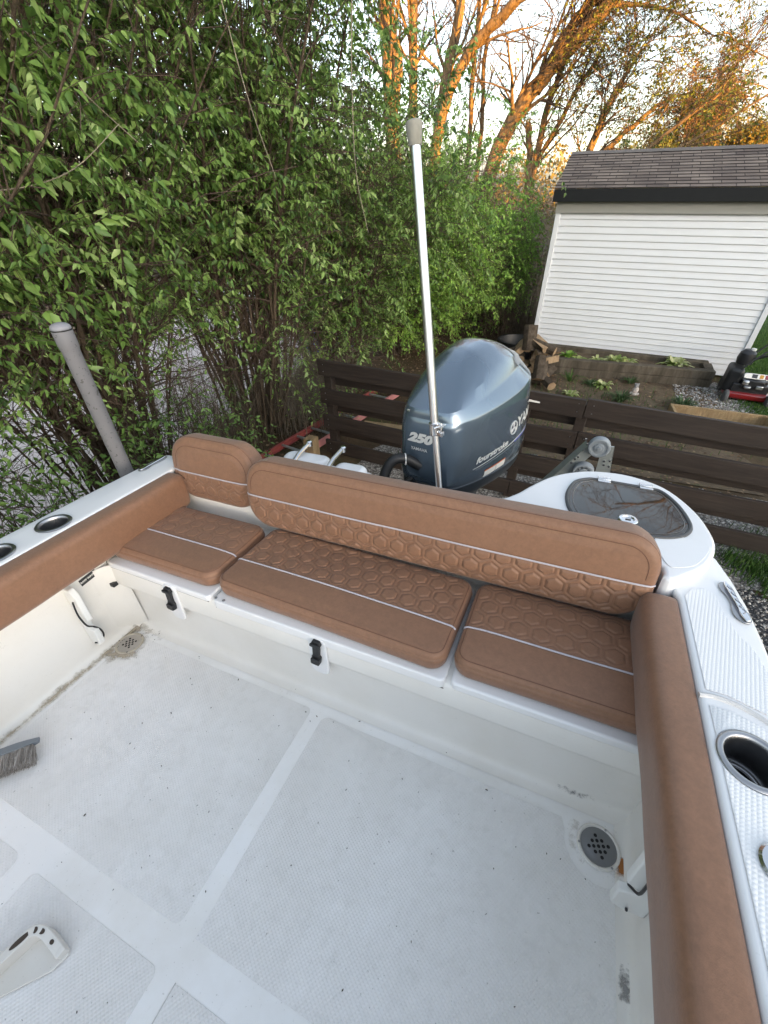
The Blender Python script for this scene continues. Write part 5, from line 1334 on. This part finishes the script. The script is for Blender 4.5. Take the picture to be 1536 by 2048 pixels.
V = []; F = []; UV = []
nrow = 13; sl = math.hypot(RG[0] - EV[0], RG[1] - EV[1])
for side in (0, 1):
    for k in range(nrow):
        t0, t1 = k / nrow, (k + 1) / nrow
        def pt(t, lift):
            y = EV[0] + (RG[0] - EV[0]) * t; z = EV[1] + (RG[1] - EV[1]) * t + lift
            # the old shingles sag over the left rake
            return (y if side == 0 else 2 * RG[0] - y, z)
        a = pt(t0, .010); b = pt(t1 + .0, .001); c = pt(t0, -.002)
        q0 = len(V)
        V += [(rx0, *a), (rx1, *a), (rx1, *b), (rx0, *b), (rx0, *c), (rx1, *c)]
        F += [(q0, q0 + 1, q0 + 2, q0 + 3) if side == 0 else (q0 + 3, q0 + 2, q0 + 1, q0), (q0 + 4, q0 + 5, q0 + 1, q0)]
        v0, v1 = k * .125, (k + 1) * .125
        UV += [(0, v0), (rx1 - rx0, v0), (rx1 - rx0, v1), (0, v1)] if side == 0 else [(0, v1), (rx1 - rx0, v1), (rx1 - rx0, v0), (0, v0)]
        UV += [(0, v0)] * 4
o = Vector(shed['off']); me.from_pydata([Vector(p) - o for p in V], [], F); ul = me.uv_layers.new(name='UVMap')
for i, uvc in enumerate(UV): ul.data[i].uv = uvc
me.materials.append(SHIN); roof = bpy.data.objects.new('roof', me); COL.objects.link(roof); roof.parent = shed; roof['off'] = list(o)
m = MB(); n = 12
for k in range(n):
    x0 = rx0 + (rx1 - rx0) * k / n; x1 = x0 + (rx1 - rx0) / n + .01
    m.add([(x0, RG[0] - .13, RG[1] - .030), (x1, RG[0] - .13, RG[1] - .026), (x1, RG[0], RG[1] + .022), (x0, RG[0], RG[1] + .018), (x1, RG[0] + .13, RG[1] - .026), (x0, RG[0] + .13, RG[1] - .03)], [(0, 1, 2, 3), (3, 2, 4, 5)])
m.build('ridge_cap', simple('ridge_shingle', (.12, .105, .095), .95, var=.3, vs=5, bump=.4, bs=200), roof, smooth=False)
m = MB()
for x in (rx0 + .1, rx1 - .1):
    m.add([(x, EV[0] + .05, EV[1] - .03), (x, bk_y - .05, EV[1] - .03), (x, RG[0], RG[1] - .03)], [(0, 1, 2)])
    m.add([(x, SY, 2.4), (x, 12.35, 2.4), (x, 12.35, 2.80), (x, SY, 2.80)], [(0, 1, 2, 3)])
m.build('gable', VINYLW, shed, smooth=False)
MB().box(((SX0 + SX1) / 2, 12.4, 1.3), (SX1 - SX0, .02, 2.6)).build('rear_wall', VINYLW, shed)

# fence
FW = None
def _fw():
    m = NT('fence_stain')
    g = m.noise(7, 8, .7, v=m.mapping((.35, 1, 5)), dist=.4); w = m.noise(2.2, 4)
    c = m.ramp(g, [(.25, (.014, .0092, .007)), (.5, (.031, .0215, .0165)), (.68, (.048, .034, .026)), (.85, (.115, .092, .075))])
    c = m.mix(m.math('MULTIPLY', m.ramp(w, [(.4, 0), (.7, 1)]), .3), c, (.042, .035, .031))
    m.set(col=c, rough=.62, spec=.35); m.bump(m.noise(14, 7, .7, v=m.mapping((.3, 1, 5))), .5, .006); return m.mat
FW = _fw()
fence = thing('fence', 'dark brown stained board fence with four wide rails behind the boat', 'fence', (.6, 4.25, 0))
q = rs(12)
FZ = [1.300, .955, .610, .265]
for zi, zt in enumerate(FZ):
    for x0, x1 in ((-2.835, -.42), (-.415, .118), (.126, 2.55), (2.558, 5.0)):
        dz = q.normal(0, .006, 2)
        m = MB(); n = 8; vs = []
        for k in range(n + 1):
            t = k / n; x = x0 + (x1 - x0) * t; z = zt + dz[0] + (dz[1] - dz[0]) * t - .012 * math.sin(math.pi * t) * (x1 - x0 > 1); y = 4.2 + .004 * math.sin(x * 3 + zi)
            vs += [(x, y - .019, z - .184), (x, y + .019, z - .184), (x, y + .019, z), (x, y - .019, z)]
        m.add(vs, [(k * 4 + i, k * 4 + (i + 1) % 4, k * 4 + 4 + (i + 1) % 4, k * 4 + 4 + i) for k in range(n) for i in range(4)] + [(0, 1, 2, 3), (n * 4 + 3, n * 4 + 2, n * 4 + 1, n * 4)])
        m.build('board', FW, fence, bevel=.004)
for x in (-2.74, -.42, .115, 2.55, 4.9):
    MB().box((x, 4.273, .60), (.10, .10, 1.26)).build('post', FW, fence, bevel=.006)
# second row of rails on the far face of the same fence
for zt in (1.13, .785, .44):
    MB().box((1.08, 4.34, zt - .09), (7.7, .03, .15)).build('rear_board', FW, fence, bevel=.004)
m = MB()
for x in (-2.76, .06, .19):
    for zt in FZ:
        for dz in (.05, .13): m.lathe([(0, 0), (.006, 0), (.005, .003), (0, .003)], (x, 4.1795, zt - dz), 8, rot=Matrix.Rotation(R(90), 3, 'X'))
m.build('nail_heads', SSD, fence)

# ladder and lumber by the fence end
RED = simple('ladder_red', (.27, .06, .052), .45, var=.2, vs=6)
REDP = simple('ladder_faded', (.52, .20, .18), .6, var=.2, vs=8)
lad = thing('ladder', 'red fibreglass ladder with grey rungs lying on the ground under the fence end', 'ladder', (-3.2, 5.0, 0))
LA, LB = Vector((-3.50, 3.2, .16)), Vector((-3.10, 6.6, .10))
dl = (LB - LA).normalized(); sdl = Vector((dl.y, -dl.x, 0))
for k in (0, 1):
    a, b = LA + sdl * .42 * k, LB + sdl * .42 * k
    MB().bar(a, b, .012, .085).bar(a + Vector((0, 0, .038)) + sdl * (.016 if k == 0 else -.016), b + Vector((0, 0, .038)) + sdl * (.016 if k == 0 else -.016), .03, .008).bar(a + Vector((0, 0, -.038)) + sdl * (.016 if k == 0 else -.016), b + Vector((0, 0, -.038)) + sdl * (.016 if k == 0 else -.016), .03, .008).build('rail', RED if k == 0 else REDP, lad)
L_ = (LB - LA).length
for k in range(11):
    p = LA + dl * (.18 + k * .305)
    MB().tube([p, p + sdl * .42], .019, 10).build('rung', GALV, lad)
TAN = bark('tan_lumber', [(.3, (.25, .17, .09)), (.55, (.38, .27, .15)), (.8, (.46, .35, .21))], 9)
for k, (a, b, w, h, lb) in enumerate([((-2.92, 3.98, .0), (-2.92, 3.98, .36), .14, .14, 'short tan timber post standing beside the fence end'), ((-2.75, 5.1, .09), (-.9, 5.35, .09), .14, .04, 'tan plank lying behind the fence, nearer the ladder'), ((-2.3, 5.75, .20), (-.9, 5.9, .20), .14, .06, 'tan plank lying raised behind the upper gap of the fence')]):
    m = MB().bar(a, b, w, h, up=(0, 1, 0) if k == 0 else (0, 0, 1))
    o = m.build('timber_post' if k == 0 else 'plank', TAN, None, off=(a[0], a[1], 0), bevel=.004); in_world(o); tag(o, lb, 'timber')

# raised beds
SLP = bark('old_sleeper', [(.3, (.055, .045, .032)), (.55, (.12, .10, .075)), (.8, (.19, .165, .125))], 6)
bed = thing('raised_bed', 'weathered timber raised bed with hostas along the shed wall', 'raised bed', (.7, 9.0, 0))
FL, FR_, BR_, BL_ = (-.80, 8.60), (2.10, 8.98), (2.06, 9.47), (-.95, 9.47)
for a, b in ((FL, FR_), (BL_, BR_), ((FR_[0] - .08, FR_[1] + .09), (BR_[0] - .04, BR_[1] - .09)), ((FL[0] + .04, FL[1] + .09), (BL_[0] + .1, BL_[1] - .09))):
    for z in (.075, .225): MB().bar((a[0], a[1], z), (b[0], b[1], z), .145, .147).build('sleeper', SLP, bed, bevel=.012)
MB().prism([(FL[0] + .05, FL[1] + .07), (FR_[0] - .1, FR_[1] + .07), (BR_[0] - .08, BR_[1] - .07), (BL_[0] + .1, BL_[1] - .07)], .02, .22).build('bed_soil', SOIL, bed)
bed2 = thing('planter_frame', 'low empty tan timber planter frame just behind the fence on the right', 'planter', (2.0, 7.2, 0))
for a, b in (((1.36, 7.36), (2.62, 7.42)), ((2.60, 7.38), (2.75, 6.5)), ((1.38, 7.34), (1.48, 6.5))):
    MB().bar((a[0], a[1], .11), (b[0], b[1], .11), .04, .20).build('side_board', TAN, bed2, bevel=.004)
# hostas and day lilies
HOST = tintmat('hosta_leaf', [(0, (.18, .26, .06)), (.5, (.38, .44, .15)), (1, (.58, .57, .32))], .45, .25)
DAYL = tintmat('daylily_leaf', [(0, (.03, .06, .02)), (.6, (.06, .11, .035)), (1, (.10, .15, .06))], .5, .25)
def rosette(name, label, cat, x, y, z, n, L0, L1, wd, mat, seed, up, group=None):
    q = rs(seed); a = q.uniform(0, 6.28, n); el = q.uniform(up[0], up[1], n); L = q.uniform(L0, L1, n)
    K = 5; t = np.linspace(0, 1, K)
    if cat in ('hosta', 'herb'): L = L * 1.3; wd = wd * 1.3
    o = np.stack([np.cos(a), np.sin(a), np.zeros(n)], 1)
    P = (o * .03)[:, None] * 1 + o[:, None] * (L * np.cos(el))[:, None, None] * t[None, :, None] + np.array([0, 0, 1.]) * ((L * np.sin(el))[:, None] * t[None] - (L * .55)[:, None] * (t ** 2.4)[None])[..., None]
    P[..., 2] = np.maximum(P[..., 2], .004)
    s = np.stack([-np.sin(a), np.cos(a), np.zeros(n)], 1)[:, None]; wv = (wd * np.array([.35, .9, 1, .7, .05]))[None, :, None]
    V = np.stack([P - s * wv, P + np.array([0, 0, -.25 * wd]) , P + s * wv], 2)
    idx = np.arange(n * K * 3).reshape(n, K, 3)
    F = np.concatenate([np.stack([idx[:, :-1, c], idx[:, :-1, c + 1], idx[:, 1:, c + 1], idx[:, 1:, c]], -1).reshape(-1, 4) for c in (0, 1)])
    ob = np_mesh(name, V.reshape(-1, 3), F, mat, tint=np.repeat(q.rand(n), K * 3)); ob.location = (x, y, z); return tag(ob, label, cat, group)
HG = 'hostas in the garden beds'
rosette('hosta', 'large yellow-green hosta at the right end of the raised bed', 'hosta', 1.50, 9.2, .22, 60, .16, .30, .030, HOST, 1, (.5, 1.3), HG)
rosette('hosta', 'broad pale hosta in the middle of the raised bed', 'hosta', .52, 9.02, .22, 46, .14, .26, .026, HOST, 2, (.4, 1.2), HG)
rosette('hosta', 'pale hosta beside the broad one in the raised bed, on its right', 'hosta', .72, 9.06, .22, 34, .12, .22, .024, HOST, 8, (.4, 1.1), HG)
rosette('hosta', 'small sparse hosta left of the middle of the raised bed', 'hosta', .22, 8.98, .22, 16, .10, .19, .022, HOST, 3, (.5, 1.2), HG)
rosette('hosta', 'low creeping pale hosta near the left end of the raised bed', 'hosta', -.12, 8.94, .22, 26, .10, .20, .02, HOST, 4, (.2, .8), HG)
rosette('leafy_herb', 'dark green leafy plant at the left end of the raised bed', 'herb', -.30, 9.02, .22, 40, .10, .20, .02, LEAF2, 5, (.5, 1.4))
rosette('hosta', 'pale hosta growing in the soil below the raised bed', 'hosta', .42, 8.25, .012, 40, .12, .22, .022, HOST, 6, (.5, 1.2), HG)
rosette('hosta', 'small pale hosta close behind the fence beside the motor', 'hosta', -.08, 7.62, .012, 18, .10, .18, .02, HOST, 7, (.5, 1.2), HG)
DG = 'daylily clumps in the garden soil'
rosette('daylily', 'wide dark daylily clump beside the tan planter frame', 'daylily', 1.60, 7.75, .012, 120, .25, .42, .009, DAYL, 11, (.6, 1.35), DG)
rosette('daylily', 'daylily clump with dull leaves just behind the fence joint', 'daylily', .70, 7.65, .012, 80, .25, .42, .009, DAYL, 12, (.7, 1.4), DG)
rosette('daylily', 'small daylily with long arching leaves near the firewood', 'daylily', -.15, 8.3, .012, 26, .25, .45, .009, GRASS, 13, (.7, 1.4), DG)
rosette('daylily', 'blue-green tuft beside the pale hosta below the raised bed', 'daylily', .22, 8.28, .012, 90, .12, .22, .006, DAYL, 14, (.5, 1.3), DG)
rosette('daylily', 'thin daylily tuft behind the stone figurine', 'daylily', .86, 8.6, .012, 40, .15, .28, .008, DAYL, 15, (.7, 1.4), DG)
fg = thing('garden_figurine', 'small grey and white stone garden figurine on the soil', 'figurine', (.92, 8.1, .012))
m = MB(); m.lathe([(0, 0), (.07, 0), (.075, .02), (.05, .03), (0, .03)], (.92, 8.1, .012), 12); m.ball((.92, 8.1, .09), .05, .045, .06); m.build('base', simple('fig_pale', (.5, .44, .40), .8, bump=.3), fg)
m = MB(); m.ball((.915, 8.09, .165), .036, .034, .04); m.ball((.885, 8.085, .195), .012, .012, .016); m.ball((.94, 8.085, .198), .012, .012, .016); m.ball((.905, 8.06, .16), .014, .016, .012); m.build('head', simple('fig_grey', (.30, .29, .29), .8, bump=.3), fg)

# firewood heap
BK = bark('log_bark', [(.3, (.05, .037, .027)), (.55, (.11, .085, .062)), (.8, (.19, .16, .125))], 14)
WD = bark('split_wood', [(.3, (.26, .17, .10)), (.55, (.40, .28, .17)), (.8, (.52, .40, .27))], 10)
def logmesh(kind, seed):
    q = rs(seed); m = MB(); L = .42
    if kind == 0: ang = np.linspace(0, 2 * math.pi, 12)[:-1]; sec = [(.075 * (1 + q.normal(0, .06)) * math.cos(a), .075 * (1 + q.normal(0, .06)) * math.sin(a)) for a in ang]
    else: ang = np.linspace(0, math.pi * (.55 if kind == 1 else .95), 7); sec = [(.0, 0)] + [(.115 * (1 + q.normal(0, .05)) * math.cos(a), .115 * (1 + q.normal(0, .05)) * math.sin(a)) for a in ang]
    n = len(sec); vs = []
    for j, y in enumerate((-L / 2, -L / 6, L / 6, L / 2)):
        dx, dz = q.normal(0, .004, 2)
        vs += [(a + dx, y + q.normal(0, .003), b + dz) for a, b in sec]
    for j in range(3):
        for i in range(n):
            m.add([], []); m.f.append((j * n + i, j * n + (i + 1) % n, (j + 1) * n + (i + 1) % n, (j + 1) * n + i)); m.m.append(0 if (kind == 0 or 0 < i < n - 1) else 1)
    m.v = [tuple(p) for p in vs]; m.f += [tuple(range(n))[::-1], tuple(range(3 * n, 4 * n))]; m.m += [1, 1]
    return m.mesh('log', [BK, WD])
LM = [logmesh(k, 5 + k) for k in (0, 1, 2)]
q = rs(77)
POS = []
for row, (z, n, x0) in enumerate(((.09, 6, -1.45), (.24, 5, -1.38), (.39, 4, -1.28), (.53, 2, -1.15))):
    for i in range(n): POS.append((x0 + i * .17 + q.normal(0, .02), 8.38 + q.normal(0, .05), z + q.normal(0, .012), q.normal(0, .22), q.normal(0, .12)))
POS += [(-.98, 8.25, .70, .3, 1.25), (-.62, 8.2, .46, -1.1, .1), (-.70, 8.15, .60, 1.2, .25), (-.78, 8.2, .68, .9, -.3), (-.50, 8.1, .36, -.9, .5), (-.66, 7.9, .30, .1, .9), (-.52, 7.8, .14, .8, .2), (-.80, 7.9, .1, 1.4, 0)]
for i, (x, y, z, rz, rx) in enumerate(POS):
    o = bpy.data.objects.new('firewood_log', LM[q.randint(0, 3)]); COL.objects.link(o)
    o.location = (x, y, z); ry = q.uniform(0, 6.28); o.rotation_euler = (rx, ry if abs(rx) < .8 else 0, rz)
    tag(o, 'split firewood log in the heap at the left corner of the white shed', 'log', 'firewood logs heaped by the shed corner')
tub = thing('black_tub', 'black plastic tub behind the firewood heap', 'tub', (-1.35, 9.5, 0))
MB().lathe([(0, .0), (.30, 0), (.36, .34), (.39, .35), (.39, .37), (.35, .37), (.29, .04), (0, .04)], (-1.35, 9.3, 0), 32).build('tub_body', BLK, tub)

# lawn mower beside the shed corner
mw = thing('lawn_mower', 'red and black push lawn mower parked at the right corner of the white shed', 'lawn mower', (2.5, 8.5, 0))
MRED = simple('mower_red', (.20, .010, .012), .3, var=.1, coat=.4)
def mwp(a, b, c): return (2.24 + a, 8.42 + b, c)
m = MB(); m.prism([mwp(.02, -.02, 0)[:2], mwp(.55, -.06, 0)[:2], mwp(.60, .10, 0)[:2], mwp(.58, .42, 0)[:2], mwp(.04, .46, 0)[:2], mwp(-.02, .22, 0)[:2]], .06, .165); m.build('deck', MRED, mw, bevel=.03, seg=3)
m = MB(); m.lathe([(0, 0), (.19, 0), (.20, .05), (.185, .16), (.15, .22), (.0, .23)], mwp(.32, .22, .16), 20); m.box(mwp(.30, .10, .22), (.50, .14, .14)); m.box(mwp(.30, .06, .30), (.30, .10, .12)); m.box(mwp(.46, .22, .29), (.12, .22, .10)); m.build('engine', BLKM, mw, bevel=.012)
m = MB(); m.lathe([(0, 0), (.045, 0), (.045, .05), (.03, .06), (0, .06)], mwp(.20, .02, .30), 14); m.lathe([(0, 0), (.05, 0), (.05, .03), (0, .035)], mwp(.24, -.01, .25), 12); m.box(mwp(.40, .0, .27), (.09, .04, .05)); m.build('carburettor', ALU, mw, bevel=.006)
m = MB(); m.prism(rrect(0, -.04, .42, .04, .02), 0, .03, fr=Matrix.Translation(mwp(.12, -.02, .44)) @ Matrix.Rotation(R(62), 4, 'X')); m.build('label_panel', LABW, mw, bevel=.005)
m = MB(); f4 = Matrix.Translation(mwp(.12, -.02, .44)) @ Matrix.Rotation(R(62), 4, 'X')
m.prism([(.10, -.028), (.17, -.028), (.17, .028), (.10, .028)], .029, .032, mi=0, fr=f4); m.prism([(.20, -.028), (.25, -.028), (.25, .028), (.20, .028)], .029, .032, mi=1, fr=f4); m.prism([(.27, -.03), (.33, -.03), (.33, .03), (.27, .03)], .029, .032, mi=2, fr=f4)
m.build('panel_stickers', [BLKM, simple('sticker_amber', (.5, .25, .03), .5), MRED], mw)
m = MB(); m.prism([mwp(-.06, .1, 0)[:2], mwp(.14, .05, 0)[:2], mwp(.2, .5, 0)[:2], mwp(-.02, .5, 0)[:2]], .12, .50); m.build('side_shroud', BLK, mw, bevel=.05, seg=3)
m = MB(); m.lathe([(0, 0), (.11, 0), (.125, .08), (.11, .17), (.06, .22), (0, .23)], mwp(.14, .36, .52), 18); m.build('fuel_tank', BLKM, mw)
MB().lathe([(0, 0), (.035, 0), (.035, .03), (0, .032)], mwp(.18, .33, .735), 12).build('fuel_cap', LABW, mw)
for a, b, rr in ((.0, -.06, .10), (.56, -.10, .10), (.02, .50, .12), (.56, .46, .12)):
    MB().lathe([(rr * .45, -.025), (rr * .9, -.028), (rr, -.015), (rr, .015), (rr * .9, .028), (rr * .45, .025), (rr * .4, .008), (0, .008)], mwp(a, b, rr), 20, rot=Matrix.Rotation(R(90), 3, 'Y')).build('wheel', simple('tyre_grey', (.09, .09, .09), .8) if 'tyre_grey' not in bpy.data.materials else bpy.data.materials['tyre_grey'], mw)
m = MB(); m.tube(spline([mwp(-.02, .12, .16), mwp(.10, .10, .52), mwp(.36, .16, .84), mwp(.62, .30, 1.12)], 6), .014, 8); m.tube(spline([mwp(.10, .50, .16), mwp(.20, .52, .52), mwp(.44, .58, .84), mwp(.70, .66, 1.12)], 6), .014, 8); m.tube([mwp(.62, .30, 1.12), mwp(.70, .66, 1.12)], .014, 8)
m.tube(spline([mwp(.22, .30, .60), mwp(.40, .20, .72), mwp(.60, .16, .66), mwp(.72, .14, .50)], 6), .02, 8)
m.build('handle', BLK, mw)

# car and blue tarpaulin half hidden behind the hedge
car = thing('parked_car', 'white car parked on the far side of the hedge, glimpsed between the stems', 'car', (-9.2, 11.4, 0))
CX, CY = -9.2, 11.4
def cp(pts, y0, y1, mat, name, bev=.05):
    fr = Matrix(((1, 0, 0, CX), (0, 0, -1, CY), (0, 1, 0, 0), (0, 0, 0, 1)))
    return MB().prism(pts, y0, y1, fr=fr).build(name, mat, car, bevel=bev, seg=3)
cp([(-2.1, .32), (2.1, .32), (2.15, .62), (2.0, .86), (1.0, .96), (-1.9, 1.0), (-2.15, .8)], -.86, .86, simple('car_white', (.74, .75, .78), .3, var=.02, coat=.5), 'body')
cp([(-1.75, .97), (.95, .95), (.35, 1.42), (-1.25, 1.46)], -.72, .72, simple('car_glass', (.02, .025, .03), .08, coat=.5), 'window')
cp([(-1.2, 1.44), (.32, 1.40), (.2, 1.48), (-1.1, 1.50)], -.70, .70, simple('car_roof', (.74, .75, .78), .3, var=.02), 'roof', .02)
for x in (-1.35, 1.35):
    for y in (-.85, .85): MB().lathe([(.2, -.1), (.3, -.1), (.33, -.06), (.33, .06), (.3, .1), (.2, .1), (.18, .05), (0, .05)], (CX + x, CY + y, .33), 20, rot=Matrix.Rotation(R(90 if y < 0 else -90), 3, 'X')).build('wheel', BLK, car)
q = rs(6)
m = MB(); n = 12; vs = []
for i in range(n):
    for k in range(n):
        u, v = i / (n - 1) - .5, k / (n - 1) - .5
        vs.append((-5.35 + u * 1.0, 8.3 + v * .8, max(.006, .55 * max(0, 1 - (2.1 * abs(u)) ** 3) * max(0, 1 - (2.1 * abs(v)) ** 3) + q.normal(0, .03))))
m.add(vs, [(i * n + k, (i + 1) * n + k, (i + 1) * n + k + 1, i * n + k + 1) for i in range(n - 1) for k in range(n - 1)])
o = m.build('tarpaulin', simple('tarp_blue', (.03, .13, .42), .4, var=.2), None, off=(-5.35, 8.3, 0), angle=80); in_world(o); tag(o, 'crumpled blue tarpaulin glimpsed behind the hedge left of the fence', 'tarpaulin')

# ================================================================ LIGHT
SUN_EL, SUN_AZ = 7.0, 125.0     # azimuth clockwise from +Y
w = bpy.data.worlds.new('World'); SC.world = w; w.use_nodes = True
nt = w.node_tree; bg = nt.nodes['Background']
sky = nt.nodes.new('ShaderNodeTexSky'); sky.sky_type = 'NISHITA'; sky.sun_disc = False
sky.sun_elevation = R(SUN_EL); sky.sun_rotation = R(SUN_AZ); sky.altitude = 200; sky.air_density = 1.0; sky.dust_density = 2.2; sky.ozone_density = 1.4
hsv = nt.nodes.new('ShaderNodeHueSaturation'); hsv.inputs['Saturation'].default_value = .52; nt.links.new(sky.outputs[0], hsv.inputs['Color']); nt.links.new(hsv.outputs[0], bg.inputs[0]); bg.inputs[1].default_value = SKY_S
sd_ = bpy.data.lights.new('sun', 'SUN'); sd_.energy = SUN_S; sd_.angle = R(.5); sd_.color = (1.0, .48, .07)
sun = bpy.data.objects.new('sun', sd_); COL.objects.link(sun)
dv = Vector((math.sin(R(SUN_AZ)) * math.cos(R(SUN_EL)), math.cos(R(SUN_AZ)) * math.cos(R(SUN_EL)), math.sin(R(SUN_EL))))
sun.rotation_euler = dv.to_track_quat('Z', 'Y').to_euler()
sun.location = (20, -30, 20)
SC.view_settings.view_transform = 'Standard'; SC.view_settings.look = 'None'; SC.view_settings.exposure = EXPO; SC.view_settings.gamma = 1; SC.view_settings.use_curve_mapping = False
SC.cycles.max_bounces = 6; SC.cycles.diffuse_bounces = 4; SC.cycles.glossy_bounces = 3; SC.cycles.transmission_bounces = 4; SC.cycles.transparent_max_bounces = 8
SC.cycles.caustics_reflective = False; SC.cycles.caustics_refractive = False
SC.cycles.sample_clamp_indirect = 6
for o in SC.objects:
    if 'off' in o.keys(): del o['off']
